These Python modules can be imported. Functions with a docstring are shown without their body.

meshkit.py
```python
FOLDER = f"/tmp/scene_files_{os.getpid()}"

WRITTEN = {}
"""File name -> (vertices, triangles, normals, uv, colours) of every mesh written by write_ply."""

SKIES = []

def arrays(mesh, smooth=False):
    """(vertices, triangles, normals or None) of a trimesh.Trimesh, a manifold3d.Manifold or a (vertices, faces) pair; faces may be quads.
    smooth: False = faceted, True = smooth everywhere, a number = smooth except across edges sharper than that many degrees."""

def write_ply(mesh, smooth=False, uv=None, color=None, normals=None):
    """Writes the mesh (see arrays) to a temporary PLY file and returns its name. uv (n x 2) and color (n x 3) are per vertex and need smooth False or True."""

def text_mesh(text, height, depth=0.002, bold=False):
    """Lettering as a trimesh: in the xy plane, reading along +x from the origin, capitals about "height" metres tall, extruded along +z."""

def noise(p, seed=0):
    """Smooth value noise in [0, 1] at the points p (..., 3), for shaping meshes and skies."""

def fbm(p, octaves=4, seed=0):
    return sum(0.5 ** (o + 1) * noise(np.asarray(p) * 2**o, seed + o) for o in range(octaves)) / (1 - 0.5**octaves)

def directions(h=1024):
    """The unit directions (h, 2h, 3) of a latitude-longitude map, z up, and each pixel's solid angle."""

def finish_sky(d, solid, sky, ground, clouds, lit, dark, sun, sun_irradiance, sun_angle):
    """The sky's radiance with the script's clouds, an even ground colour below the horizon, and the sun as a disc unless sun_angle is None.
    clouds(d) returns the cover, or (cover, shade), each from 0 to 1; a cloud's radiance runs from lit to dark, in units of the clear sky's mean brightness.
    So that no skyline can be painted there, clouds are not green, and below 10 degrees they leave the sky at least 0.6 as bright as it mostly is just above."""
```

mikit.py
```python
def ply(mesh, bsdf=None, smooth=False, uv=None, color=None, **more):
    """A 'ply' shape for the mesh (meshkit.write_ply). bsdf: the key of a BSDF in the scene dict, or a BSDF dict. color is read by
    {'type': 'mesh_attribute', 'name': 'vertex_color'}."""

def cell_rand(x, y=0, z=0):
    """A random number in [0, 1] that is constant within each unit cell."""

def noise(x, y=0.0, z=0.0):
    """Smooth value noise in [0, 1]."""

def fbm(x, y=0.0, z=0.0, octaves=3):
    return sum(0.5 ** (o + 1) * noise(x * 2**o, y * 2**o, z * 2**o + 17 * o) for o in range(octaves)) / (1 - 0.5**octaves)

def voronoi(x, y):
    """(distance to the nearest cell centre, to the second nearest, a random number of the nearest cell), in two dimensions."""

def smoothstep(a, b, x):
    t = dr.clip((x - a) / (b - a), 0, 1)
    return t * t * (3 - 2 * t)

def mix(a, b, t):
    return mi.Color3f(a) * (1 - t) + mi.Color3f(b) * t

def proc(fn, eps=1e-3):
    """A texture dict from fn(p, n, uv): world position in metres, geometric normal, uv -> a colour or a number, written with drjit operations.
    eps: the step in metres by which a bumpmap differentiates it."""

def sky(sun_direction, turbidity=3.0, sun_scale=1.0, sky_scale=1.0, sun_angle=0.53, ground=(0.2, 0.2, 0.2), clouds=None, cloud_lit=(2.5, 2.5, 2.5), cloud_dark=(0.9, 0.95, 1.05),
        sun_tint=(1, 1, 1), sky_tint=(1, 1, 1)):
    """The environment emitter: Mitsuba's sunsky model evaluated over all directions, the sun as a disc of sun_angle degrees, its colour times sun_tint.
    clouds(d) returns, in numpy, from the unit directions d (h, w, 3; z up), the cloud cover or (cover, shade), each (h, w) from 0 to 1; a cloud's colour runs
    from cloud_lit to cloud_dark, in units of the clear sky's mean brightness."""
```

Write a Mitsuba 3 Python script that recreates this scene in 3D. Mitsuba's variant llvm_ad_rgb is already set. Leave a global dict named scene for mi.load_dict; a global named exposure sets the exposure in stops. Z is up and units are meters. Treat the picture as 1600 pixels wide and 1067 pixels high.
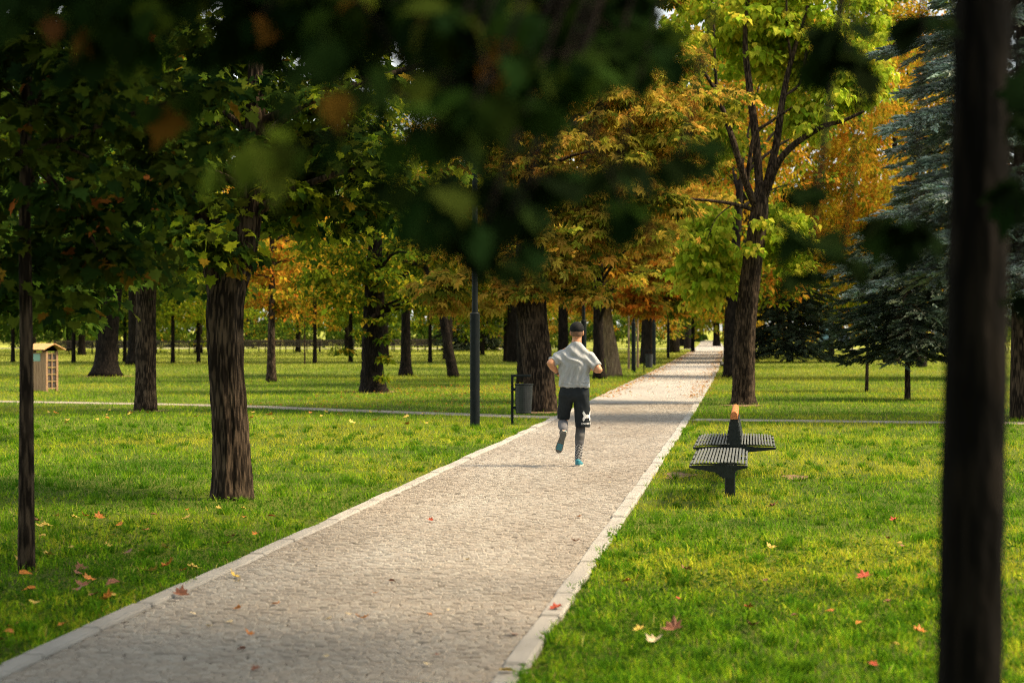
import math
import numpy as np
import trimesh
import shapely
import shapely.geometry as sg
import manifold3d as m3
import drjit as dr
import mitsuba as mi
import mikit
import meshkit

# ------------------------------------------------------------------ camera, sky, exposure
FPX, HOR, CAMZ = 3300.0, 515.0, 1.7            # focal length in px of the 1600 px photograph, horizon row, eye height
YAW = math.atan((1176 - 800) / FPX)            # the path runs along +y; the camera looks a little to its left
PITCH = math.atan((533.5 - HOR) / FPX)
FW = np.array([-math.sin(YAW), math.cos(YAW), 0.0])
RT = np.array([math.cos(YAW), math.sin(YAW), 0.0])
T = mi.ScalarTransform4f
eye = np.array([0, 0, CAMZ])
scene, labels = {}, {}
scene['camera'] = {
    'type': 'thinlens', 'fov': 2 * math.degrees(math.atan(800 / FPX)), 'fov_axis': 'x',
    'aperture_radius': 0.0125, 'focus_distance': 25.5, 'near_clip': 0.05, 'far_clip': 3000.0,
    'to_world': T().look_at(origin=eye.tolist(), target=(eye + FW * 100 + np.array([0, 0, -100 * math.tan(PITCH)])).tolist(), up=[0, 0, 1])}
SUN_AZ, SUN_EL = math.radians(84), math.radians(50)       # right of the path's direction, height
sun = [math.sin(SUN_AZ) * math.cos(SUN_EL), math.cos(SUN_AZ) * math.cos(SUN_EL), math.sin(SUN_EL)]
scene['sky'] = mikit.sky(sun, turbidity=3, sun_angle=14, sun_scale=.72, sun_tint=(1.0, 0.95, 0.84), sky_tint=(1.0, 0.915, 0.70),
                         clouds=lambda d: .45 + .5 * meshkit.fbm(d * 3.0, 4, 2), cloud_lit=(2.1, 2.08, 2.0), cloud_dark=(.9, .92, .95))
exposure = 3.0

# ------------------------------------------------------------------ helpers
def W(px, yb, z=0.0):
    """the ground point seen at pixel px, yb of the photograph"""
    d = FPX * CAMZ / (yb - HOR)
    p = FW * d + RT * ((px - 800) / FPX * d)
    return np.array([p[0], p[1], z])

def at(px, py, d):
    """the point at depth d behind pixel px, py"""
    p = FW * d + RT * ((px - 800) / FPX * d)
    return np.array([p[0], p[1], CAMZ - (py - HOR) / FPX * d])

used = {}
def key_for(name):
    n = used.get(name, -1) + 1
    used[name] = n
    return name if n == 0 else f'{name}_{n:03d}'

def thing(name, label, cat, group=None, kind=None):
    k = key_for(name)
    labels[k] = {'label': label, 'category': cat}
    if group: labels[k]['group'] = group
    if kind: labels[k]['kind'] = kind
    return k

def part(parent, name, mesh, bsdf, smooth=False, label=None, color=None, kind=None, **kw):
    k = key_for(f'{parent}__{name}')
    scene[k] = mesh if isinstance(mesh, dict) else mikit.ply(mesh, bsdf, smooth=smooth, color=color)
    if kw: scene[k] = {**scene[k], **kw}
    if label or kind:
        labels[k] = {}
        if label: labels[k]['label'] = label
        if kind: labels[k]['kind'] = kind
    return k

def struct(name, mesh, bsdf, label=None, **kw):
    k = key_for(name)
    if mesh is not None:
        scene[k] = mikit.ply(mesh, bsdf, **kw)
    labels[k] = {'kind': 'structure', 'label': label or name.replace('_', ' ')}
    return k

def norm(v):
    return v / np.maximum(np.linalg.norm(v, axis=-1, keepdims=True), 1e-9)

def tube(pts, rad, sides=10, ridge=0.0, seed=0, cap=True, ridge_n=None):
    ridge_n = ridge_n or max(6, sides * .46)
    p = np.asarray(pts, float); r = np.broadcast_to(np.asarray(rad, float), (len(p),))
    t = norm(np.gradient(p, axis=0))
    ref = np.array([1.0, 0, 0]) if abs(t[0, 0]) < 0.8 else np.array([0, 1.0, 0])
    a = norm(np.cross(t, ref)); b = np.cross(t, a)
    ang = np.arange(sides) * 2 * np.pi / sides
    ring = np.cos(ang)[None, :, None] * a[:, None] + np.sin(ang)[None, :, None] * b[:, None]
    rr = np.repeat(r[:, None], sides, 1)
    if ridge:
        L = np.concatenate([[0], np.cumsum(np.linalg.norm(np.diff(p, axis=0), axis=1))])
        q = np.stack([np.cos(ang)[None] * ridge_n / 6.28 + 0 * L[:, None], np.sin(ang)[None] * ridge_n / 6.28 + 0 * L[:, None], L[:, None] * 1.9 + 0 * ang[None]], -1)
        n = np.abs(meshkit.noise(q * 2.0, seed) - 0.5) * 2
        n2 = meshkit.noise(q * 0.35 * [1, 1, .7], seed + 5) - 0.5
        rr = rr + ridge * (n - 0.45) + rr * 0.28 * n2
    v = (p[:, None] + rr[..., None] * ring).reshape(-1, 3)
    i, j = np.meshgrid(np.arange(len(p) - 1), np.arange(sides), indexing='ij')
    A, B = i * sides + j, i * sides + (j + 1) % sides
    f = np.stack([A, B, B + sides, A, B + sides, A + sides], -1).reshape(-1, 3)
    if cap:
        n0 = len(v)
        v = np.vstack([v, p[0], p[-1]])
        j = np.arange(sides)
        f = np.vstack([f, np.stack([np.full(sides, n0), (j + 1) % sides, j], -1),
                       np.stack([np.full(sides, n0 + 1), (len(p) - 1) * sides + j, (len(p) - 1) * sides + (j + 1) % sides], -1)])
    return v, f

def join(meshes):
    vs, fs, n = [], [], 0
    for v, f in meshes:
        vs.append(np.asarray(v, float)); fs.append(np.asarray(f, int) + n); n += len(v)
    return np.vstack(vs), np.vstack(fs)

def tm(m):
    if hasattr(m, 'to_mesh'):
        g = m.to_mesh(); return np.array(g.vert_properties[:, :3], float), np.array(g.tri_verts, int)
    return np.array(m.vertices), np.array(m.faces)

def bez(a, b, c, n):
    t = np.linspace(0, 1, n)[:, None]
    return (1 - t) ** 2 * a + 2 * t * (1 - t) * b + t * t * c

def spline(pts, n):
    """Catmull-Rom through the points"""
    p = np.asarray(pts, float); p = np.vstack([2 * p[0] - p[1], p, 2 * p[-1] - p[-2]])
    out = []
    m = len(p) - 3
    for u in np.linspace(0, m - 1e-9, n):
        i = int(u); t = u - i
        a, b, c, d = p[i:i + 4]
        out.append(0.5 * ((2 * b) + (c - a) * t + (2 * a - 5 * b + 4 * c - d) * t * t + (3 * b - a - 3 * c + d) * t ** 3))
    return np.array(out)

def rbox(sx, sy, sz, ch=0.004, c=(0, 0, 0)):
    """a box with chamfered edges"""
    pts = []
    for x in (-1, 1):
        for y in (-1, 1):
            for z in (-1, 1):
                h = np.array([x * sx / 2, y * sy / 2, z * sz / 2])
                for k in range(3):
                    q = h.copy()
                    for m in range(3):
                        if m != k: q[m] -= np.sign(q[m]) * ch
                    pts.append(q)
    m = trimesh.convex.convex_hull(np.array(pts))
    return np.array(m.vertices) + np.array(c, float), np.array(m.faces)

def placed(mesh, loc, rz=0.0):
    v, f = mesh
    c, s = math.cos(rz), math.sin(rz)
    return np.asarray(v) @ np.array([[c, s, 0], [-s, c, 0], [0, 0, 1]]) + np.asarray(loc, float), f

# ------------------------------------------------------------------ materials
def rgb(*c): return {'type': 'rgb', 'value': list(c)}
noise, fbm, sstep = mikit.noise, mikit.fbm, mikit.smoothstep
def plain(c): return [float(x) for x in c] if isinstance(c, (tuple, list, np.ndarray)) else c
def mix(a, b, t): return mikit.mix(plain(a), plain(b), t)

def bark_col(dark, light, sc=1.0):
    def fn(p, n, uv):
        a = noise(p.x * 66 * sc, p.y * 66 * sc, p.z * 8 * sc)
        b = fbm(p.x * 9 * sc, p.y * 9 * sc, p.z * 3 * sc, 3)
        t = dr.clip(sstep(0.35, 0.8, a) * 0.75 + (b - 0.5) * 1.0, 0, 1)
        return mix(dark, light, t)
    return fn
def bark_h(p, n, uv):
    a = noise(p.x * 38, p.y * 38, p.z * 5)
    return dr.abs(a - 0.5) * 2 * 0.6 + 0.4 * fbm(p.x * 70, p.y * 70, p.z * 22, 2)

def bark(name, dark, light, sc=1.0, rough=0.85, bump=0.012):
    scene[name] = {'type': 'bumpmap', 'scale': bump, 'arbitrary': mikit.proc(bark_h, 2e-3),
                   'bsdf': {'type': 'principled', 'base_color': mikit.proc(bark_col(dark, light, sc)), 'roughness': rough, 'specular': 0.08}}
bark('bark_brown', (.014, .010, .007), (.105, .075, .05))
bark('bark_dark', (.007, .006, .005), (.034, .026, .020))
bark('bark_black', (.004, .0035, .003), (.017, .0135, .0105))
bark('bark_pale', (.16, .115, .07), (.38, .28, .18), sc=0.6)
VC = {'type': 'mesh_attribute', 'name': 'vertex_color'}
scene['leaf'] = {'type': 'principledthin', 'base_color': VC, 'roughness': 0.5, 'spec_trans': 0.0, 'diff_trans': 1.05, 'eta': 1.35}
scene['grass_blade'] = {'type': 'principledthin', 'base_color': VC, 'roughness': 0.55, 'spec_trans': 0.0, 'diff_trans': 0.85, 'eta': 1.33}
scene['needle'] = {'type': 'twosided', 'bsdf': {'type': 'principled', 'base_color': VC, 'roughness': 0.6, 'specular': 0.3}}

def soil_col(p, n, uv):
    a = fbm(p.x * 0.45, p.y * 0.45, 3.0, 3)
    b = fbm(p.x * 5, p.y * 5, 1.0, 3)
    g = mix((.030, .050, .008), (.085, .105, .016), sstep(.3, .75, a) * .6 + .4 * b)
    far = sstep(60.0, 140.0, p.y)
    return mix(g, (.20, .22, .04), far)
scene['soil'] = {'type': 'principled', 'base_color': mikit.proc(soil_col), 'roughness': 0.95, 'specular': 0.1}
scene['dirt'] = {'type': 'principled', 'base_color': mikit.proc(lambda p, n, uv: mix((.10, .06, .035), (.22, .145, .095), fbm(p.x * 12, p.y * 12, 0, 3))), 'roughness': 0.95, 'specular': 0.1}
scene['joint_sand'] = {'type': 'principled', 'base_color': mikit.proc(lambda p, n, uv: mix((.085, .074, .06), (.25, .236, .211), sstep(.32, .46, fbm(p.x * 9, p.y * 9, 0, 3)))), 'roughness': 0.95, 'specular': 0.15}
def far_path_col(p, n, uv):
    a = fbm(p.x * 1.3, p.y * .5, 0, 3)
    return mix((.225, .21, .188), (.315, .298, .272), a)
scene['far_paving'] = {'type': 'principled', 'base_color': mikit.proc(far_path_col), 'roughness': 0.8, 'specular': 0.25}
def grit(p): return fbm(p.x * 90, p.y * 90, p.z * 90, 2)
def stain(p): return fbm(p.x * 1.1, p.y * 0.7, 5.0, 4)
def sett_fn(base):
    b = np.array(base)
    return lambda p, n, uv: mix(tuple(b * [.76, .70, .64]), tuple(b * 1.24), dr.clip(.55 * stain(p) + .5 * grit(p), 0, 1))
SETT = [(.276, .257, .224), (.262, .241, .21), (.288, .271, .238), (.270, .243, .208), (.25, .228, .197)]
for i, c in enumerate(SETT):
    scene[f'sett_stone_{i}'] = {'type': 'principled', 'base_color': mikit.proc(sett_fn(c)), 'roughness': 0.7, 'specular': 0.35}
scene['sett_mixed'] = {'type': 'principled', 'base_color': VC, 'roughness': 0.7, 'specular': 0.35}
scene['kerb_stone'] = {'type': 'principled', 'base_color': mikit.proc(lambda p, n, uv: mix((.20, .188, .168), (.36, .345, .315), dr.clip(.6 * fbm(p.x * 5, p.y * 3, p.z * 5, 3) + .45 * grit(p), 0, 1))), 'roughness': 0.75, 'specular': 0.3}
scene['gravel_path'] = {'type': 'principled', 'base_color': mikit.proc(lambda p, n, uv: mix((.13, .11, .085), (.30, .27, .225), dr.clip(.6 * fbm(p.x * 2, p.y * 2, 0, 3) + .4 * noise(p.x * 60, p.y * 60), 0, 1))), 'roughness': 0.9, 'specular': 0.2}
scene['black_paint'] = {'type': 'principled', 'base_color': mikit.proc(lambda p, n, uv: mix((.006, .009, .010), (.013, .017, .018), fbm(p.x * 14, p.y * 14, p.z * 6, 3))), 'roughness': 0.45, 'specular': 0.12}
scene['slat_paint'] = {'type': 'principled', 'base_color': mikit.proc(lambda p, n, uv: mix((.07, .08, .075), (.15, .16, .15), fbm(p.x * 20, p.y * 4, p.z * 20, 3))), 'roughness': 0.4, 'specular': 0.6}
scene['bench_paint'] = {'type': 'principled', 'base_color': mikit.proc(lambda p, n, uv: mix((.007, .011, .012), (.016, .021, .021), fbm(p.x * 20, p.y * 6, p.z * 20, 3))), 'roughness': 0.4, 'specular': 0.35}
scene['bin_metal'] = {'type': 'principled', 'base_color': mikit.proc(lambda p, n, uv: mix((.014, .018, .019), (.028, .032, .034), fbm(p.x * 18, p.y * 18, p.z * 9, 3))), 'roughness': 0.45, 'specular': 0.4}
scene['orange_wood'] = {'type': 'principled', 'base_color': mikit.proc(lambda p, n, uv: mix((.42, .115, .03), (.66, .24, .075), fbm(p.x * 60, p.y * 4, p.z * 60, 3))), 'roughness': 0.35, 'clearcoat': 0.4}
scene['raw_wood'] = {'type': 'principled', 'base_color': mikit.proc(lambda p, n, uv: mix((.26, .15, .08), (.50, .33, .19), fbm(p.x * 30, p.y * 30, p.z * 3, 3))), 'roughness': 0.8, 'specular': 0.2}
scene['dark_wood'] = {'type': 'principled', 'base_color': mikit.proc(lambda p, n, uv: mix((.05, .04, .035), (.12, .10, .09), fbm(p.x * 6, p.y * 6, p.z * 30, 2))), 'roughness': 0.6, 'specular': 0.35}
scene['roof_board'] = {'type': 'principled', 'base_color': mikit.proc(lambda p, n, uv: mix((.42, .22, .08), (.62, .38, .16), fbm(p.x * 8, p.y * 8, p.z * 8, 3))), 'roughness': 0.8}
scene['green_sign'] = {'type': 'principled', 'base_color': rgb(.25, .45, .36), 'roughness': 0.5}
scene['booth_blue'] = {'type': 'principled', 'base_color': rgb(.06, .16, .22), 'roughness': 0.45}
scene['booth_dark'] = {'type': 'principled', 'base_color': rgb(.03, .06, .10), 'roughness': 0.5}
scene['lamp_glass'] = {'type': 'principled', 'base_color': rgb(.75, .75, .72), 'roughness': 0.3}

# ------------------------------------------------------------------ the ground and the paths
def sheet(poly_pts, z):
    p = np.array([[x, y, z] for x, y in poly_pts])
    return p
def grid(xs, ys, zf):
    X, Y = np.meshgrid(xs, ys)
    v = np.stack([X.ravel(), Y.ravel(), zf(X, Y).ravel()], 1)
    nx = len(xs)
    i, j = np.meshgrid(np.arange(len(ys) - 1), np.arange(nx - 1), indexing='ij')
    a = (i * nx + j).ravel()
    return v, np.vstack([np.stack([a, a + 1, a + nx + 1], 1), np.stack([a, a + nx + 1, a + nx], 1)])
struct('lawn_ground', grid(np.linspace(-1400, 1400, 9), np.linspace(-200, 2600, 9), lambda x, y: 0 * x), 'soil', 'flat ground under the park lawn')

PX0, PX1, KW = -3.60, -1.24, 0.135
def drift(y): return -0.00004 * np.maximum(y, 0) ** 2
def strip(x0, x1, ys, z):
    ys = np.asarray(ys, float)
    v = np.vstack([np.stack([x0 + drift(ys), ys, 0 * ys + z], 1), np.stack([x1 + drift(ys), ys, 0 * ys + z], 1)])
    n = len(ys); i = np.arange(n - 1)
    return v, np.vstack([np.stack([i, i + n, i + n + 1], 1), np.stack([i, i + n + 1, i + 1], 1)])
SETT_END = 48.0
footpath = struct('path', strip(PX0 - .02, PX1 + .02, np.linspace(-6, SETT_END, 40), .010), 'joint_sand', 'straight stone sett path through the park')
part(footpath, 'far_surface', strip(PX0 - .01, PX1 + .01, np.linspace(SETT_END, 330, 60), .024), 'far_paving')

rng = np.random.default_rng(11)
def sett_mesh(w, l, tx, ty, h, ch=.011):
    """one stone, its top tilted and rounded off; 18 triangles"""
    x, y = w / 2, l / 2
    b = [(-x, -y, -.01), (x, -y, -.01), (x, y, -.01), (-x, y, -.01)]
    m = [(a, c, h - .009 + a * tx + c * ty) for a, c, _ in b]
    t = [(np.sign(a) * (x - ch), np.sign(c) * (y - ch), h + a * tx + c * ty) for a, c, _ in b]
    v = np.array(b + m + t)
    f = []
    for o in (0, 4):
        for k in range(4):
            k2 = (k + 1) % 4
            f += [(o + k, o + k2, o + 4 + k2), (o + k, o + 4 + k2, o + 4 + k)]
    f += [(8, 9, 10), (8, 10, 11)]
    return v, np.array(f)
variants = []
for i in range(10):
    v, f = sett_mesh(.058 + .007 * rng.random(), .056 + .008 * rng.random(), rng.normal(0, .03), rng.normal(0, .04), .0165 + .0025 * rng.random(), .006)
    variants.append(((v, f), mikit.ply((v, f), f'sett_stone_{i % 5}')))
near_first, rest_v, rest_f, rest_c, nv = 0, [], [], [], 0
ncol = 37
pitch = (PX1 - PX0) / ncol
y = -4.0
yy = []
while y < SETT_END:
    yy.append(y); y += .066 + rng.normal(0, .002)
for y in yy:
    shift = rng.uniform(-.03, .03)
    xs = PX0 + (np.arange(ncol) + .5) * pitch + drift(y)
    for x in xs:
        k = int(rng.integers(10)); rz = rng.normal(0, .07) + (math.pi if rng.random() < .5 else 0)
        jx, jy = rng.normal(0, .004) + shift * .8, .016 * math.sin(x * 3.2 + y * .8) + .010 * math.sin(x * 9 + y * 1.7) + rng.normal(0, .006)
        if 9.9 < y and near_first < 300:
            kk = key_for(f'{footpath}__paving_stone'); near_first += 1
            scene[kk] = {**variants[k][1], 'to_world': T().translate([x + jx, y + jy, 0]).rotate([0, 0, 1], math.degrees(rz))}
        elif y > 8.5:
            vv_, ff_ = variants[k][0]
            if y > 20: vv_, ff_ = vv_[4:], ff_[8:] - 4
            v, f = placed((vv_, ff_), (x + jx, y + jy, rng.normal(0, .0022)), rz)
            rest_v.append(v); rest_f.append(f + nv); nv += len(v)
            c = np.array(SETT[k % 5]) * (.93 + .14 * rng.random())
            st = meshkit.fbm(np.array([x * 1.1, y * .45, 5.0]), 3)
            rest_c.append(np.repeat((c * (.78 + .44 * st) * np.array([1, .93 + .1 * st, .86 + .2 * st]))[None], len(v), 0))
part(footpath, 'paving_field', (np.vstack(rest_v), np.vstack(rest_f)), 'sett_mixed', color=np.vstack(rest_c), kind='stuff')

for side, x0 in (('left', PX0 - KW), ('right', PX1)):
    kerb = struct('kerb', None, None, f'pale stone kerb along the {side} edge of the path')
    y, n = 2.0, 0
    while y < 95:
        L = rng.uniform(.85, 1.05)
        v, f = rbox(KW - .006 + rng.normal(0, .004), L - .018, .12, .014)
        v = v + np.array([0, 0, .0])
        v[:, 0] += .004 * np.sin(v[:, 1] * 7)
        yc = y + L / 2
        scene[key_for(f'{kerb}__kerb_stone')] = mikit.ply(placed((v, f), (x0 + KW / 2 + drift(yc) + rng.normal(0, .005), yc, -.025 + rng.normal(0, .005)), rng.normal(0, .004)), 'kerb_stone')
        y += L
    part(kerb, 'far_kerb', strip(x0, x0 + KW, np.linspace(y, 330, 60), .03), 'kerb_stone')

# cross paths
CROSS = [W(-300, 622), W(0, 627.5), W(330, 633.5), W(530, 641), W(868, 653)], [W(1083, 656), W(1300, 658.5), W(1480, 660.5), W(1800, 663)]
def ribbon(pts, w, z, n=40):
    p = spline(np.array(pts), n); t = norm(np.gradient(p, axis=0)); s = np.stack([t[:, 1], -t[:, 0], 0 * t[:, 0]], 1)
    wob = w / 2 * (1 + .08 * np.sin(np.arange(n) * 1.7))[:, None]
    v = np.vstack([p - s * wob, p + s * wob]); v[:, 2] = z
    i = np.arange(n - 1)
    f = np.vstack([np.stack([i, i + n, i + n + 1], 1), np.stack([i, i + n + 1, i + 1], 1)])
    if np.cross(v[f[0, 1]] - v[f[0, 0]], v[f[0, 2]] - v[f[0, 0]])[2] < 0: f = f[:, ::-1]
    return v, f
struct('side_path', ribbon(CROSS[0], .95, .006), 'gravel_path', 'narrow gravel path crossing the lawn left of the main path')
struct('side_path', ribbon(CROSS[1], .95, .006), 'gravel_path', 'narrow gravel path crossing the lawn right of the main path')
struct('cross_path', grid(np.linspace(-90, 90, 9), np.array([183.0, 191.0]), lambda x, y: 0 * x + .008), 'gravel_path', 'wide pale path crossing far away')
DIRT = [(W(1060, 743), .17, .34), (W(1245, 746), .16, .24), (W(1010, 770), .12, .5)]
for c, rx, ry in DIRT[:2]:
    ang = np.linspace(0, 2 * np.pi, 25)[:-1]
    r = 1 + .25 * np.sin(ang * 3 + 1) + .15 * np.sin(ang * 5)
    v = np.vstack([c, np.stack([c[0] + rx * r * np.cos(ang), c[1] + ry * 1.6 * r * np.sin(ang), 0 * ang], 1)]); v[:, 2] = .006
    j = np.arange(24)
    struct('bare_soil', (v, np.stack([0 * j, 1 + j, 1 + (j + 1) % 24], 1)), 'dirt', 'bare patch of soil in the lawn by the bench')

# ------------------------------------------------------------------ foliage
def leaf_template(kind):
    if kind == 'quad':
        v = [(0, 0, 0), (.45, .3, .05), (1, 0, -.08), (.45, -.3, .05)]
        f = [(0, 1, 2), (0, 2, 3)]
    elif kind == 'heart':
        v = [(0, 0, 0), (.12, .36, .07), (.45, .40, .09), (1, 0, -.16), (.45, -.40, .09), (.12, -.36, .07), (.5, 0, 0)]
        f = [(0, 6, 1), (1, 6, 2), (2, 6, 3), (3, 6, 4), (4, 6, 5), (5, 6, 0)]
    elif kind == 'maple':
        h_ = [(-.14, .30), (.10, .30), (.22, .60), (.40, .36), (.62, .40), (.66, .17)]
        pts = [(0, 0)] + h_ + [(1.0, 0)] + [(x, -y) for x, y in h_[::-1]]
        v = [(x, y, .16 * abs(y) - .22 * max(x, 0) ** 2 - .15 * y * y) for x, y in pts] + [(.25, 0, 0)]
        f = [(14, (i + 1) % 14, i) for i in range(14)]
    elif kind == 'palm':
        v, f = [], []
        for k, (a, L) in enumerate(((-1.55, .62), (-.75, .88), (0, 1.0), (.75, .88), (1.55, .62))):
            c, s = math.cos(a), math.sin(a); w = .17
            n = len(v)
            v += [(0, 0, 0), (.6 * L * c - w * s, .6 * L * s + w * c, .03), (L * c, L * s, -.25 * L), (.6 * L * c + w * s, .6 * L * s - w * c, .03)]
            f += [(n, n + 2, n + 1), (n, n + 3, n + 2)]
    elif kind == 'sprig':
        v, f = [], []
        for k in range(3):                      # a needle shoot: paired narrow blades leaving a stem
            x = .12 + .30 * k; w = .27 * (1 - .22 * k)
            for q in (-1, 1):
                n = len(v)
                v += [(x - .14, 0, 0), (x + .15, 0, 0.0), (x + .24, q * w, .10)]
                f += [(n, n + 1, n + 2)]
        n = len(v); v += [(.0, 0, 0), (.5, 0, .20), (1.12, 0, .0)]; f += [(n, n + 1, n + 2)]
    return np.array(v, float), np.array(f, int)
TEMPL = {k: leaf_template(k) for k in ('quad', 'heart', 'maple', 'palm', 'sprig')}

def leaves(kind, pos, axis, up, size, col):
    tv, tf = TEMPL[kind]
    x = norm(axis); z = norm(up - (up * x).sum(1, keepdims=True) * x); yv = np.cross(z, x)
    R = np.stack([x, yv, z], 1)                                  # n,3(local),3
    v = pos[:, None] + np.einsum('kl,nlc->nkc', tv, R) * np.reshape(size, (-1, 1, 1))
    f = tf[None] + (np.arange(len(pos)) * len(tv))[:, None, None]
    return v.reshape(-1, 3), f.reshape(-1, 3), np.repeat(col, len(tv), 0)

def palette(cols, wts, r, n, jit=.16):
    cols = np.array(cols); w = np.array(wts, float)
    i = r.choice(len(cols), n, p=w / w.sum())
    return np.clip(cols[i] * np.exp(r.normal(0, jit, (n, 1))) * np.exp(r.normal(0, .06, (n, 3))), .002, .9)

def clump_leaves(r, centres, crad, per, kind, size, pal, wts, flat=.6, droop=.7, spread=None):
    """leaves over domes round the clump centres; every clump leans to one part of the palette"""
    n = len(centres); ci = np.repeat(np.arange(n), per); N = len(ci)
    d = norm(r.normal(size=(N, 3))); d[:, 2] = np.abs(d[:, 2]) * 1.1 - .35
    rr = crad[ci] * r.random(N) ** .45
    off = d * rr[:, None] * [1, 1, flat]
    pos = centres[ci] + off
    out = norm(off * [1, 1, .3] + r.normal(0, .3, (N, 3)) * crad[ci][:, None])
    axis = norm(out + np.stack([0 * rr, 0 * rr, -droop * (.4 + r.random(N))], 1) + r.normal(0, .25, (N, 3)))
    up = np.array([0, 0, 1.0]) + out * .5 + r.normal(0, .35, (N, 3))
    s = size * np.exp(r.normal(0, .22, N))
    # clump colour
    wts = np.array(wts, float); M = len(pal)
    cw = wts[None] * np.exp(r.normal(0, 1.1, (n, M))); cw /= cw.sum(1, keepdims=True)
    cum = np.cumsum(cw, 1)[ci]
    pick = (r.random(N)[:, None] > cum).sum(1).clip(0, M - 1)
    col = np.array(pal)[pick] * np.exp(r.normal(0, .18, (N, 1))) * np.exp(r.normal(0, .06, (N, 3)))
    return leaves(kind, pos, axis, up, s, np.clip(col, .002, .9))

def crown_points(r, c, rad, n, hole=.42, seed=0, shell=.5, freq=.55):
    """clump centres through an ellipsoid, denser near its surface, with holes"""
    out = []
    c, rad = np.array(c, float), np.array(rad, float)
    while sum(map(len, out)) < n:
        d = norm(r.normal(size=(n * 2, 3))); q = d * (shell + (1 - shell) * r.random((n * 2, 1)) ** .7)
        lump = meshkit.noise(d * 2.2 + seed * 3.1, seed) * .5 + .72
        p = c + q * rad * lump[:, None]
        keep = meshkit.noise(p * freq, seed + 3) > hole
        out.append(p[keep])
    return np.vstack(out)[:n]

GREEN = [(.035, .075, .011), (.055, .105, .013), (.085, .145, .016), (.14, .18, .018)]
DKGREEN = [(.014, .034, .010), (.022, .048, .011), (.034, .066, .012), (.06, .085, .012)]
CATALPA = [(.36, .47, .03), (.46, .54, .045), (.58, .57, .055), (.24, .36, .025), (.66, .58, .06)]
YELGR = [(.20, .27, .016), (.28, .34, .02), (.40, .39, .025), (.13, .20, .015), (.50, .42, .03)]
BRONZE = [(.52, .35, .055), (.47, .39, .055), (.36, .35, .038), (.15, .18, .02), (.57, .35, .06), (.08, .11, .015)]
ORANGE = [(.54, .20, .025), (.60, .30, .035), (.44, .27, .025), (.16, .17, .018)]
YELLOW = [(.60, .43, .035), (.48, .39, .03), (.55, .29, .03), (.20, .23, .02)]
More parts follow.
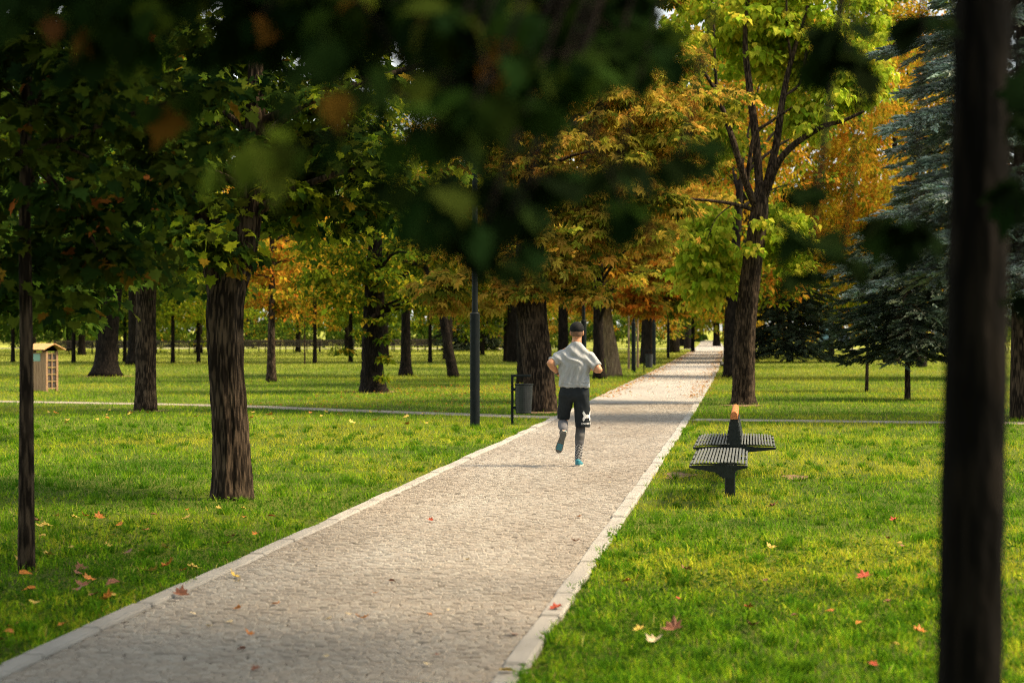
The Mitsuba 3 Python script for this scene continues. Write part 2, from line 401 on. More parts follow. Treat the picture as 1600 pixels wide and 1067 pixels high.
SPRUCE = [(.14, .185, .145), (.22, .275, .22), (.075, .11, .075), (.34, .40, .33)]
DKPINE = [(.020, .036, .020), (.034, .055, .028), (.055, .08, .04)]

def limb_tubes(r, start, tips, r0, sag=.25, sides=6, n=7):
    ms = []
    for t in tips:
        L = np.linalg.norm(t - start)
        mid = (start + t) / 2 + np.array([0, 0, sag * L * .6]) + r.normal(0, .07 * L, 3)
        ms.append(tube(bez(start, mid, t, n), np.linspace(r0 * (.7 + .5 * r.random()), .012, n), sides))
    return ms

def make_tree(name, label, base, trunk_pts, trunk_r, bsdf, crown=None, kind='maple', size=.12, pal=GREEN, wts=(1, 1, 1, 1), n=150, per=60, crad=(.45, .8),
              sides=14, ridge=.02, seed=1, limbs=14, group=None, hole=.42, flat=.6, droop=.7, extra=None, cat='tree', rings=26, limb_r=.07, shell=.5, flare=.35, freq=.55):
    r = np.random.default_rng(seed)
    k = thing(name, label, cat, group)
    pts = spline(np.array([base + np.array(p, float) for p in trunk_pts]), rings)
    h = pts[:, 2]
    rad = np.interp(h, np.array([base[2] + p[2] for p in trunk_pts]), trunk_r)
    rad = rad * (1 + flare * np.exp(-np.maximum(h, 0) / .28))
    pts[0, 2] -= .03
    tubes = [tube(pts, rad, sides, ridge, seed)]
    cen, cr = [], []
    for c, rd, m in (crown or []):
        p = crown_points(r, c, rd, m, hole, seed, shell, freq)
        cen.append(p); cr.append(r.uniform(*crad, len(p)))
    if extra is not None:
        cen.append(np.array(extra[0])); cr.append(np.array(extra[1]))
    if cen:
        cen, cr = np.vstack(cen), np.concatenate(cr)
        if limbs:
            tips = cen[r.choice(len(cen), min(limbs, len(cen)), replace=False)]
            low = pts[int(rings * .6):]
            for t in tips:
                s = low[np.argmin(np.abs(low[:, 2] - (t[2] - .35 * np.linalg.norm((t - pts[-1])[:2]))))]
                tubes += limb_tubes(r, s, [t], limb_r)
    part(k, 'trunk', join(tubes), bsdf, smooth=True)
    if len(cen):
        v, f, c = clump_leaves(r, cen, cr, per, kind, size, pal, wts, flat, droop)
        part(k, 'crown', (v, f), 'leaf', color=c)
    return k
# ------------------------------------------------------------------ trees, from the nearest to the farthest
def S(d): return FPX / d
def clumps_at(rows):
    """clump centres and radii from (px, py, depth, radius)"""
    return [at(a, b, d) for a, b, d, _ in rows], [q for *_, q in rows]

# 1. slim trunk close to the camera on the right, its low boughs hanging across the top of the view
D1 = 4.6
b1 = at(1512, HOR + CAMZ * S(D1), D1)
near_rows = [(x_, y_, 6.6, .3) for x_, y_ in ((30, -20), (120, -10), (210, 5), (300, -20), (390, 0), (470, -15), (550, -10), (640, -25), (720, -10), (800, -20), (880, 0), (950, -30), (1000, 10), (180, 60), (520, 60), (600, 120), (680, 80), (760, 110), (560, 180), (840, 90), (420, 130), (340, 110), (900, 60))] + [(330, 40, 6.5, .34), (250, 90, 6.8, .28), (400, 110, 6.2, .34), (480, 40, 6.0, .36), (560, 110, 5.6, .34), (630, 40, 5.4, .36),
             (640, 190, 5.2, .32), (720, 110, 5.0, .34), (690, 270, 4.8, .24), (770, 200, 4.8, .22), (800, 60, 5.4, .34),
             (830, 170, 5.6, .26), (890, 90, 6.2, .26), (880, 240, 5.2, .20), (960, 10, 6.4, .22), (150, 20, 7.2, .3), (70, 60, 7.4, .3),
             (1063, 248, 5.3, .085), (1305, 50, 6.0, .05), (1322, 102, 6.1, .07), (1300, 95, 6.1, .05), (1275, 305, 6.4, .05), (1268, 372, 6.4, .06), (1262, 440, 6.4, .07), (1318, 408, 6.5, .06),
             (1425, 362, 6.6, .08), (1440, 38, 6.8, .09), (1598, 300, 7.0, .05), (1594, 470, 7.0, .06), (1595, 180, 7.0, .05), (1390, 345, 6.6, .05), ]
near_rows = [(a, b - (70 if q >= .15 else 0), d * .62, q * .62) for a, b, d, q in near_rows] + [(850, 290, 3.4, .05), (745, 300, 3.3, .07), (735, 240, 3.3, .08), (760, 350, 3.3, .05), (905, 285, 3.5, .06), (960, 270, 3.5, .05), (800, 340, 3.2, .05), (745, 385, 3.2, .05), (690, 350, 3.3, .06), (625, 290, 3.5, .06), (790, 412, 3.3, .035)]
nc, nr = clumps_at(near_rows)
k1 = thing('tree', 'slim dark tree trunk rising close in front of the camera, blurred, with low leafy boughs', 'tree')
tr = spline([b1, at(1515, 1067, D1), at(1524, 500, D1), at(1532, 0, D1), at(1534, -330, D1 + .1), at(1520, -1100, D1 + .3), at(1500, -2100, D1 + .5)], 60)
rng1 = np.random.default_rng(5)
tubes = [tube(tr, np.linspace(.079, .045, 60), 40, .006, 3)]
top = crown_points(rng1, (-.6, 5.6, 5.7), (4.4, 5.6, 2.1), 300, .33, 4, .2)
for c, rr in zip(nc, nr):
    s = tr[np.argmin(np.abs(tr[:, 2] - (c[2] + 1.3)))]
    if rr >= .09 or rng1.random() < .9:
        tubes.append(tube(bez(s, (s + c) / 2 + [0, 0, 1.1], c, 9), np.linspace(.010 if rr > .09 else .006, .004, 9), 6))
for c in top[::6]:
    s = tr[np.argmin(np.abs(tr[:, 2] - (c[2] - .5)))]
    tubes.append(tube(bez(s, (s + c) / 2 + [0, 0, .3], c, 7), np.linspace(.035, .006, 7), 6))
nc2, nr2 = [], []
for c, q in zip(nc, nr):
    if q < .15 * .62: nc2.append(c); nr2.append(q); continue
    for _ in range(3):
        o = rng1.normal(0, q * .62, 3); nc2.append(c + o); nr2.append(q * rng1.uniform(.35, .6))
        tubes.append(tube(bez(c, c + o * .5 + [0, 0, .04], c + o, 5), np.linspace(.004, .002, 5), 5))
nsm = [i for i, q in enumerate(nr2) if q in nr]; nbg = [i for i in range(len(nr2)) if i not in nsm]
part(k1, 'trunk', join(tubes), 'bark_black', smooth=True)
small = [i for i, q in enumerate(nr) if q < .15 * .62]
PB = np.array(nc2)[nbg]; RB = np.array(nr2)[nbg]
rowy = HOR - FPX * (PB[:, 2] - CAMZ) / (PB @ FW)
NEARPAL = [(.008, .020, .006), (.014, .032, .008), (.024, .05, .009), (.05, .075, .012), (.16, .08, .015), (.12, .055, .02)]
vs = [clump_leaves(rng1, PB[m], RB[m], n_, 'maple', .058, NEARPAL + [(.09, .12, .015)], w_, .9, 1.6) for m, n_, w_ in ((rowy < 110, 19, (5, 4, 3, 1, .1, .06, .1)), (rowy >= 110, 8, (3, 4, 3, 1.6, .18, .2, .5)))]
v1 = (*join([q_[:2] for q_ in vs]), np.vstack([q_[2] for q_ in vs]))
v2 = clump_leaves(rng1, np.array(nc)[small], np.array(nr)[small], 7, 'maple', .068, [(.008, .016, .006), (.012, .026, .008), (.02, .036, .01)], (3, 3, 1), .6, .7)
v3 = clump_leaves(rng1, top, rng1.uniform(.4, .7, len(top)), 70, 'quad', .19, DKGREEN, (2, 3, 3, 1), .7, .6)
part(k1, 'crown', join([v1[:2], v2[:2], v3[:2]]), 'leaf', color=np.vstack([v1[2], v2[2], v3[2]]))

# the tall tree beyond the right edge of the view whose crown shades the left lawn
make_tree('tree', 'tall tree beyond the right edge, its crown high above shading the left lawn', np.array([3.3, 14.0, 0]), [(0, 0, 0), (-.1, 0, 3), (-.5, .3, 5.5), (-1.5, .6, 8)], [.17, .15, .12, .07], 'bark_dark',
          [((1.3, 14.6, 9.2), (2.6, 5.2, 2.1), 230), ((2.8, 10.4, 7.4), (3.0, 2.6, 1.7), 110)], 'quad', .2, DKGREEN + GREEN, (2, 3, 3, 2, 1, 1, 1, 1), per=60, crad=(.5, .8), seed=15, limbs=10, hole=.3, shell=.2)
make_tree('tree', 'tall tree beyond the left edge, its crown high over the shaded left lawn', np.array([-9.0, 13.5, 0]), [(0, 0, 0), (.1, 0, 3), (.5, .1, 5.0), (1.5, .3, 7)], [.24, .21, .17, .08], 'bark_dark',
          [((-6.6, 13.8, 7.2), (3.6, 4.8, 2.1), 190)], 'quad', .2, DKGREEN + GREEN, (2, 3, 3, 2, 1, 1, 1, 1), per=60, crad=(.5, .8), seed=16, limbs=10, hole=.3, shell=.2)
# 2. thin young tree at the left edge
b2 = W(41, 890)
make_tree('tree', 'thin young tree with a straight dark stem at the left edge of the lawn', b2, [(0, 0, 0), (0, 0, 1.5), (-.01, 0, 2.5), (0, .05, 3.6), (.05, .1, 4.6)], [.056, .05, .045, .035, .02], 'bark_brown',
          [(at(40, 90, 15), (1.75, 1.5, 1.6), 125), (at(120, 380, 15.5), (.6, .6, .5), 12)], 'maple', .10, DKGREEN + [(.10, .14, .016), (.30, .16, .02), (.36, .12, .03)], (1, 3, 5, 5, 3.5, .3, .12), per=52, crad=(.26, .44), sides=16, ridge=.004, seed=21, limbs=16, limb_r=.02, flare=.1, hole=.33, shell=.25)
# 3. the forked tree by the path
b3 = W(362, 780)
make_tree('tree', 'stout tree with deeply furrowed bark, forking low, beside the path on the left', b3,
          [(0, 0, 0), (-.01, 0, .6), (-.06, 0, 1.3), (-.07, 0, 1.95), (.06, 0, 2.35), (.17, 0, 2.75), (.22, .05, 3.5), (.2, .2, 4.6)], [.186, .178, .174, .182, .145, .118, .11, .06], 'bark_brown',
          [(at(340, -15, 21.8), (3.4, 2.8, 2.2), 210), (at(430, 250, 22.3), (1.0, 1.0, .7), 16), (at(560, 250, 21.6), (.8, .9, .9), 26), (at(312, 390, 20.7), (.34, .3, .40), 9), (at(285, 300, 20.9), (.7, .5, .7), 16), (at(490, 330, 21.6), (.7, .7, .5), 14)], 'maple', .105, DKGREEN + GREEN[2:] + YELGR[:2] + [(.30, .20, .02)], (1, 2, 4, 5, 4, 3.5, 1.5, 1, .4),
          per=54, crad=(.3, .55), sides=110, ridge=.013, seed=33, limbs=14, rings=190, limb_r=.05, hole=.45, shell=.3, flare=.22)
stub = tube(spline([b3 + [-.05, 0, 1.75], b3 + [-.13, -.02, 2.15], b3 + [-.24, 0, 2.5], b3 + [-.42, .1, 3.3]], 40), np.linspace(.145, .07, 40), 80, .015, 8)
part('tree_004', 'limb', stub, 'bark_brown', smooth=True)
# 4. off the left edge, its crown hanging into view
make_tree('tree', 'dark green tree whose drooping crown enters from the left edge', W(-130, 690), [(0, 0, 0), (0, 0, 2), (.1, 0, 4)], [.2, .18, .1], 'bark_dark',
          [(at(20, 365, 32), (2.0, 2.0, 1.8), 140)], 'maple', .15, DKGREEN + GREEN[:3], (1, 2, 3, 2, 4, 4, 3), per=38, crad=(.4, .65), seed=41, limbs=10, hole=.3)
# 5. straight trunk
make_tree('tree', 'straight grey-brown trunk standing by the gravel side path on the left', W(228, 642), [(0, 0, 0), (0, 0, 1.6), (.02, 0, 3.2), (.05, 0, 5)], [.235, .215, .2, .12], 'bark_brown',
          [(at(235, 235, 44), (3.6, 3.4, 2.9), 210)], 'maple', .17, DKGREEN + GREEN[1:], (1, 3, 4, 3, 2, 2, 1), per=34, crad=(.5, .85), sides=30, ridge=.02, seed=52, rings=60, flare=.18, hole=.38)
# 6-7. far left trunks
make_tree('tree', 'broad old trunk with a flared foot far back on the left lawn', W(165, 588), [(0, 0, 0), (.05, 0, 1.2), (.1, 0, 2.2), (.35, 0, 3.4), (.6, 0, 5)], [.42, .40, .40, .3, .2], 'bark_dark',
          [(at(170, 300, 77), (5, 5, 4.2), 170)], 'quad', .24, GREEN + DKGREEN[2:], (3, 3, 2, 1, 3, 2), per=60, crad=(.7, 1.2), seed=61, flare=.75, ridge=.03, sides=24, hole=.36)
make_tree('tree', 'far trunk half hidden behind the straight grey-brown trunk', W(208, 570), [(0, 0, 0), (0, 0, 3), (0, 0, 6)], [.28, .24, .15], 'bark_dark',
          [(at(230, 330, 103), (5, 5, 4.6), 130)], 'quad', .28, GREEN + YELGR[:2], (2, 2, 2, 2, 1, 1), per=60, crad=(.8, 1.3), seed=62, flare=.5)
# 8. small orange-leaved tree
make_tree('tree', 'small slender tree with orange and yellow leaves behind the forked tree', W(424, 597), [(0, 0, 0), (0, 0, 1.5), (.02, 0, 3), (.02, 0, 5)], [.14, .125, .11, .05], 'bark_brown',
          [(at(432, 440, 68.5), (1.15, 1.2, 1.25), 42), (at(430, 320, 68.5), (1.9, 1.8, 1.7), 60)], 'quad', .17, ORANGE + YELLOW[:2] + [(.10, .13, .015)], (3, 3, 2, 2, 2, 2, 2), per=46, crad=(.3, .55), seed=71, hole=.3)
# 9. gnarled trunk with ivy
k9 = make_tree('tree', 'gnarled dark trunk with yellow climbing leaves along its right side', W(583, 613), [(0, 0, 0), (-.02, 0, .5), (0, 0, 1.5), (.05, 0, 3), (.05, 0, 5)], [.33, .30, .29, .26, .16], 'bark_dark',
          [(at(590, 330, 57), (2.7, 2.5, 2.5), 130), (at(530, 440, 56.5), (.9, .8, .8), 16), (at(655, 440, 57), (.9, .8, .8), 16)], 'quad', .16, YELGR + GREEN[1:] + YELLOW[:2], (2, 2, 1, 3, .7, 3, 3, 2, 2, 1), per=58, crad=(.4, .75), seed=81,
          flare=.45, ridge=.05, sides=30, rings=60, hole=.36, extra=clumps_at([(598, 590, 56.7, .16), (600, 560, 56.7, .18), (599, 530, 56.7, .2), (602, 500, 56.7, .22), (575, 500, 56.6, .2), (540, 548, 56.6, .22), (560, 520, 56.6, .25), (575, 470, 56.6, .3), (600, 450, 56.6, .35), (565, 420, 56.6, .4)]))
# 10-11
make_tree('tree', 'dark upright trunk right of the gnarled trunk', W(634, 587), [(0, 0, 0), (0, 0, 1.6), (.02, 0, 4)], [.21, .18, .13], 'bark_dark',
          [(at(640, 370, 78), (2.6, 2.6, 2.2), 90)], 'quad', .2, GREEN + YELGR[:2], (3, 3, 2, 2, 1, 1), per=50, crad=(.5, .8), seed=91, flare=.6)
make_tree('tree', 'leaning dark trunk between the gnarled trunk and the nearest lamp post', W(709, 590), [(0, 0, 0), (-.22, 0, 1.2), (-.45, 0, 2.5), (-.8, 0, 3.5), (-1.4, 0, 4.6)], [.19, .17, .16, .12, .06], 'bark_dark',
          [(at(640, 320, 75), (3.2, 3, 2.4), 110), (at(700, 400, 75), (1.2, 1.2, .9), 20)], 'quad', .2, BRONZE + GREEN[1:] + YELLOW[:2], (2, 2, 1, 2, 1, 1, 2, 2, 2, 1, 1), per=50, crad=(.5, .8), seed=92, flare=.2)
# 12. chestnuts by the path
b12 = W(842, 643)
make_tree('tree', 'thick chestnut trunk with reddish bark at its foot, beside the litter bin', b12, [(0, 0, 0), (-.02, 0, .8), (-.12, 0, 1.8), (-.2, 0, 3.0), (-.2, 0, 5)], [.33, .31, .30, .29, .2], 'bark_brown',
          [(at(890, 250, 44), (3.1, 2.6, 2.75), 200), (at(980, 350, 43), (1.1, 1.2, .9), 24), (at(1000, 240, 43.5), (.8, 1, 1.2), 22), (at(730, 450, 44), (.9, 1, .5), 14), (at(870, 440, 43), (1.0, 1.0, .55), 18), (at(985, 60, 46), (1.6, 1.5, 1.5), 50), (at(1010, -10, 47), (1.3, 1.3, 1.0), 34)],
          'palm', .155, BRONZE, (4, 3, 2.5, 2.4, 2.5, 2), per=56, crad=(.36, .7), seed=101, sides=80, ridge=.03, rings=110, flare=.15, hole=.37, flat=.45, droop=.8)
make_tree('tree', 'dark trunk close behind the thick chestnut trunk', W(819, 600), [(0, 0, 0), (-.02, 0, 1.5), (-.1, 0, 4)], [.24, .22, .16], 'bark_dark', [(at(800, 300, 64), (2.4, 2.6, 3.0), 90)], 'palm', .22, BRONZE + GREEN[1:3], (3, 3, 2, 2, 2, 1, 1, 1), per=42, crad=(.5, .9), seed=102, hole=.37)
make_tree('tree', 'dark trunk half hidden behind the runner', W(937, 592), [(0, 0, 0), (-.05, 0, 1.5), (-.05, 0, 4)], [.21, .2, .17], 'bark_dark', [(at(975, 290, 70), (3.2, 3.2, 3.9), 150)], 'palm', .17, BRONZE, (4, 3, 2, 2, 2, 1), per=42, crad=(.5, .95), seed=103, hole=.36, flat=.45)
make_tree('tree', 'pale brown trunk leaning left beside the path, under orange leaves', W(961, 588), [(0, 0, 0), (-.15, 0, 1.0), (-.3, 0, 2.0), (-.4, 0, 4)], [.30, .26, .2, .13], 'bark_pale',
          [(at(975, 445, 77), (1.9, 1.7, 1.35), 60), (at(1005, 300, 78), (2.6, 2.6, 2.6), 70)], 'palm', .24, ORANGE + BRONZE[:3], (4, 3, 2, 1, 2, 1, 1), per=40, crad=(.4, .75), seed=104, flare=.1, hole=.34)
make_tree('tree', 'chestnut with green and orange leaves leaning over the path, farther off', W(1008, 569), [(0, 0, 0), (.05, 0, 2), (.2, 0, 5)], [.25, .22, .14], 'bark_dark',
          [(at(1035, 420, 104), (2.9, 2.6, 2.6), 90), (at(1010, 300, 104), (4, 4, 4), 90)], 'palm', .28, ORANGE + GREEN[1:] + YELGR[:2], (2.5, 2, 2, 1, 2, 2, 2, 1, 1), per=44, crad=(.5, .95), seed=105, hole=.33)
make_tree('tree', 'wide very dark trunk beside the path near the far crossing', W(1052, 551), [(0, 0, 0), (0, 0, 3), (0, 0, 6)], [.46, .45, .3], 'bark_dark', [(at(1030, 400, 156), (4.5, 4, 3.8), 90)], 'quad', .34, ORANGE + GREEN, (2, 1, 1, 1, 2, 2, 2, 2), per=60, crad=(.7, 1.2), seed=106, flare=.05)
for i, (px, yb, r) in enumerate(((982.5, 578, .055), (996.5, 575, .06), (476, 569, .04))):
    make_tree('tree', ['thin brown sapling stem left of the far lamp posts', 'second thin brown sapling stem beside the far litter bin', 'very thin staked sapling out on the bright lawn'][i], W(px, yb), [(0, 0, 0), (0, 0, 1.5), (0, 0, 2.7 if i < 2 else 2.2)], [r, r * .9, r * .5], 'bark_pale' if i < 2 else 'bark_brown',
              [(W(px, yb) + [0, 0, 3.2 if i < 2 else 2.4], (.6, .6, .8), 10)], 'quad', .16, ORANGE + YELGR[:2], (2, 1, 1, 1, 1, 1), per=22 if i < 2 else 10, crad=(.25, .4), seed=110 + i, limbs=3, limb_r=.012, flare=.05)

# 13. the yellow-green tree right of the path, with bare dark limbs
b13 = W(1162, 632)
k13 = thing('tree', 'yellow-green tree with big drooping leaves and bare dark limbs right of the path', 'tree')
D = float(np.dot(b13, FW))
def L(*rows): return [at(a, b, D + dz) for a, b, dz in rows]
tk = spline([b13 - [0, 0, .03], b13 + [.0, 0, .5]] + L((1165, 520, 0), (1176, 410, 0), (1186, 330, 0), (1190, 285, 0)), 70)
part(k13, 'trunk', tube(tk, np.interp(np.linspace(0, 1, 70), [0, .05, .1, .5, .8, 1], [.34, .29, .265, .235, .2, .13]), 80, .018, 77), 'bark_brown', smooth=True)
LIMBS = [(L((1186, 335, 0), (1165, 285, -.3), (1145, 220, -.5), (1120, 148, -.6), (1095, 108, -.7), (1075, 95, -.7)), .105, .02), (L((1120, 148, -.6), (1117, 100, -.6), (1115, 40, -.5)), .05, .02),
         (L((1188, 310, 0), (1181, 220, .1), (1170, 130, .2), (1164, 60, .2), (1172, -40, .3)), .115, .05), (L((1192, 310, 0), (1212, 230, .2), (1222, 160, .3), (1236, 95, .4), (1262, 10, .5)), .105, .05),
         (L((1166, 290, -.3), (1178, 215, -.4), (1205, 190, -.5), (1238, 168, -.6)), .06, .022), (L((1192, 315, 0), (1222, 245, -.3), (1278, 202, -.5), (1320, 188, -.6), (1350, 174, -.7)), .10, .03),
         (L((1184, 330, 0), (1140, 318, -.4), (1090, 312, -.7), (1042, 309, -.9)), .06, .012), (L((1236, 95, .4), (1230, 50, .2), (1228, -10, 0)), .04, .02), (L((1262, 75, .2), (1250, 130, .2), (1226, 150, .3)), .05, .03),
         (L((1140, 210, -.5), (1150, 185, -.8), (1165, 160, -.9)), .025, .01), (L((1150, 316, -.4), (1120, 340, -.6), (1105, 375, -.6)), .022, .008)]
for p, r0, r1 in LIMBS:
    part(k13, 'limb', tube(spline(p, 24), np.linspace(r0, r1, 24), 14, .008, 6), 'bark_brown', smooth=True)
r13 = np.random.default_rng(13)
cen = np.vstack([crown_points(r13, at(1215, 50, D + 1.6), (2.75, 1.8, 2.0), 270, .24, 5, .15), crown_points(r13, at(1112, 400, D + .9), (.85, 1.0, 1.3), 95, .2, 6, .1), crown_points(r13, at(1105, 210, D + 1.2), (.85, .8, 1.1), 55, .2, 7, .1),
                 crown_points(r13, at(1225, 380, D + .8), (.6, .8, .95), 34, .2, 8, .1), crown_points(r13, at(1330, 130, D + .6), (.95, .8, .95), 60, .2, 9, .1), crown_points(r13, at(1250, 190, D + .8), (.7, .5, .5), 16, .3, 9, .1), np.array(L((1100, 60, -.5), (1290, 180, -.7), (1310, 150, -.6), (1265, 205, -.5), (1190, 350, -.5), (1170, 390, -.4), (1085, 120, -.5), (1150, 30, -.5)))])
v, f, c = clump_leaves(r13, cen, r13.uniform(.3, .5, len(cen)), 48, 'heart', .155, CATALPA, (3, 4, 3, 1.8, 1.2), .7, 1.6)
part(k13, 'crown', (v, f), 'leaf', color=c)
make_tree('tree', 'dark trunk just behind the yellow-green tree, at the edge of the path', W(1143, 590), [(0, 0, 0), (0, 0, 1.5), (.1, 0, 4), (.3, 0, 7)], [.30, .28, .22, .12], 'bark_dark',
          [(at(1130, 455, 75), (1.1, 1.4, .7), 14), (at(1190, 420, 76), (1.8, 1.6, 1.4), 40), (at(1200, 150, 78), (3.6, 3, 4), 90)], 'quad', .22, GREEN[1:] + ORANGE[:3] + YELGR[:2], (2, 2, 2, 2, 2, 1.5, 2, 2), per=50, crad=(.5, .85), seed=142, hole=.36)

# 14. conifers
def conifer(name, label, base, height, radius, z0, n_br, pal, wts, seed, trunk_r, sprig=.2, droop=.35, per_m=26, top_pow=1.0, bsdf='bark_brown', lift=.0, lean=(0, 0)):
    r = np.random.default_rng(seed)
    k = thing(name, label, 'tree')
    lean = np.array([lean[0], lean[1], 0])
    tubes = [tube(spline([base - [0, 0, .03], base + lean * .4 + [0, 0, height * .4], base + lean + [0, 0, height]], 20), np.linspace(trunk_r, .02, 20), 16, trunk_r * .08, seed)]
    P, A, U, C = [], [], [], []
    for i in range(n_br):
        t = (i + r.random()) / n_br
        z = z0 + (height - z0) * t
        Lb = radius * (1 - t) ** top_pow * r.uniform(.7, 1.1) + .25
        a = i * 2.4 + r.normal(0, .3)
        d = np.array([math.cos(a), math.sin(a), 0])
        s = base + lean * z / height + [0, 0, z]
        e = s + d * Lb + [0, 0, -droop * Lb + lift]
        m = (s + e) / 2 + [0, 0, .10 * Lb]
        bp = bez(s, m, e, 8)
        tubes.append(tube(bp, np.linspace(.012 + .012 * Lb, .005, 8), 5, cap=False))
        side = np.array([-d[1], d[0], 0])
        nsub = max(4, int(Lb * per_m * .13)) 
        for j in range(nsub + 1):
            u = .18 + .82 * j / nsub
            c0 = (1 - u) ** 2 * s + 2 * u * (1 - u) * m + u * u * e
            sg_ = 1 if j % 2 else -1
            ls = (.22 + .42 * Lb * (1 - u) * .6 + .12 * Lb * math.sin(math.pi * u)) * r.uniform(.7, 1.2)
            dirn = norm(d * (.75 if j < nsub else 1.0) + side * sg_ * (.8 if j < nsub else 0) + np.array([0, 0, -.22 + r.normal(0, .12)]))
            ns = max(5, int(ls / (sprig * .16)))
            w = np.linspace(.05, 1, ns)
            q = c0 + dirn * (w * ls)[:, None] + np.stack([0 * w, 0 * w, -.18 * ls * w ** 2 + .12 * ls * np.maximum(w - .6, 0) * 2], 1)
            sd = norm(np.cross(dirn, [0, 0, 1.]))
            alt = np.where(np.arange(ns) % 2, 1, -1) * .55 * (1 - .7 * w)
            P.append(q); A.append(norm(dirn + sd * alt[:, None] + [0, 0, .05] + r.normal(0, .16, (ns, 3)))); U.append(np.array([0, 0, 1.]) + r.normal(0, .35, (ns, 3)))
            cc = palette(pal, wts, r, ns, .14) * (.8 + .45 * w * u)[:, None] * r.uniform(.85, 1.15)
            C.append(cc)
    part(k, 'trunk', join(tubes), bsdf, smooth=True)
    P, A, U, C = map(np.vstack, (P, A, U, C))
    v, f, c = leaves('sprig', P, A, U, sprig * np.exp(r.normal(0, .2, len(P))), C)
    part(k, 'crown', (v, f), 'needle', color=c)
    return k
conifer('tree', 'tall silver-blue spruce with drooping boughs at the right edge', W(1594, 655), 13.5, 3.2, 2.5, 105, SPRUCE, (3, 3, 1, 2.5), 151, .2, sprig=.23, per_m=80, top_pow=.5, droop=.2)
conifer('tree', 'second silver-blue spruce farther behind the right-hand spruce', W(1500, 592), 13, 3.4, 2.2, 120, SPRUCE + DKPINE[2:], (2, 2, 3, 1, 2), 152, .2, sprig=.26, per_m=44, top_pow=.7, droop=.3)
conifer('tree', 'small dark spruce on a bare stem on the right lawn', W(1418, 625), 4.2, 1.35, 1.1, 60, DKPINE + SPRUCE[2:3], (3, 3, 2, 1.6), 153, .085, sprig=.19, per_m=70, top_pow=.6, droop=.22)
conifer('tree', 'young conifer with a crooked thin stem left of the small dark spruce', W(1354, 612), 4.4, 1.0, 1.35, 44, DKPINE + SPRUCE[2:3], (2, 3, 2, 2.0), 154, .05, sprig=.18, per_m=70, top_pow=.6, droop=.2, lean=(.1, 0))
conifer('tree', 'dark spreading conifer with boughs near the ground behind the yellow-green tree', W(1234, 566), 9, 2.7, .6, 130, DKPINE, (3, 3, 2), 155, .2, sprig=.34, per_m=30, top_pow=.8, droop=.3, bsdf='bark_dark')
conifer('tree', 'dark conifer on the far left of the wide lawn behind the benches', W(735, 548), 7, 3.6, .3, 90, DKPINE, (2, 3, 2), 156, .2, sprig=.42, per_m=22, top_pow=.7, droop=.25, bsdf='bark_dark')

# 15. trees of the background: five kinds of crown, each standing many times
KINDS = {'green': (GREEN, (2, 3, 3, 2)), 'dark': (DKGREEN + GREEN[1:2], (2, 3, 3, 2, 2)), 'lime': (YELGR + GREEN[2:], (3, 2, 1, 3, .5, 2, 2)), 'bronze': (BRONZE + ORANGE[:2] + GREEN[2:3], (3, 3, 3, 2, 2, 1, 1, 1, 2)), 'gold': (YELLOW + ORANGE[:3] + GREEN[3:], (3, 3, 2, 2, 2, 2, 2, 2))}
rb = np.random.default_rng(77)
for nm, (pal, wts) in KINDS.items():
    for q in range(2):
        cen = np.vstack([crown_points(rb, (0, 0, 0), (1, 1, 1), 150, .40, int(rb.integers(50)), .45, 2.3)])
        v, f, c = clump_leaves(rb, cen, rb.uniform(.13, .26, len(cen)), 52, 'quad', .052, pal, wts, .65, .6)
        scene[f'crown_{nm}_{q}'] = {'type': 'shapegroup', 'leaves': mikit.ply((v, f), 'leaf', color=c)}
bt = tube(spline([(0, 0, -.05), (0, 0, .4), (.03, 0, 1)], 8), [1.5, 1.1, 1, 1, .95, .9, .8, .6], 14, .08, 5)
BTRUNK = mikit.ply(bt, 'bark_dark', smooth=True)
BACK = []     # px, base row, kind, crown half width, crown centre height, crown half height, trunk radius
rows = ['dark', 'green', 'dark', 'green', 'lime', 'lime', 'gold', 'lime', 'green', 'lime', 'gold', 'lime', 'bronze', 'gold', 'bronze', 'lime', 'gold', 'gold', 'lime', 'gold', 'gold', 'lime', 'green']
for i, kd in enumerate(rows):
    BACK.append((-90 + i * 78 + rb.uniform(-18, 18), rb.uniform(549, 556), kd, rb.uniform(4.2, 5.6), rb.uniform(5.6, 7.4), rb.uniform(5.0, 6.4), rb.uniform(.13, .24)))
rows2 = ['green', 'dark', 'green', 'lime', 'dark', 'gold', 'green', 'dark', 'green', 'gold', 'lime', 'bronze', 'gold', 'bronze', 'gold', 'green', 'dark']
for i, kd in enumerate(rows2):
    BACK.append((-60 + i * 106 + rb.uniform(-25, 25), rb.uniform(536, 541), kd, rb.uniform(6, 8), rb.uniform(8, 12), rb.uniform(7, 10), rb.uniform(.25, .45)))
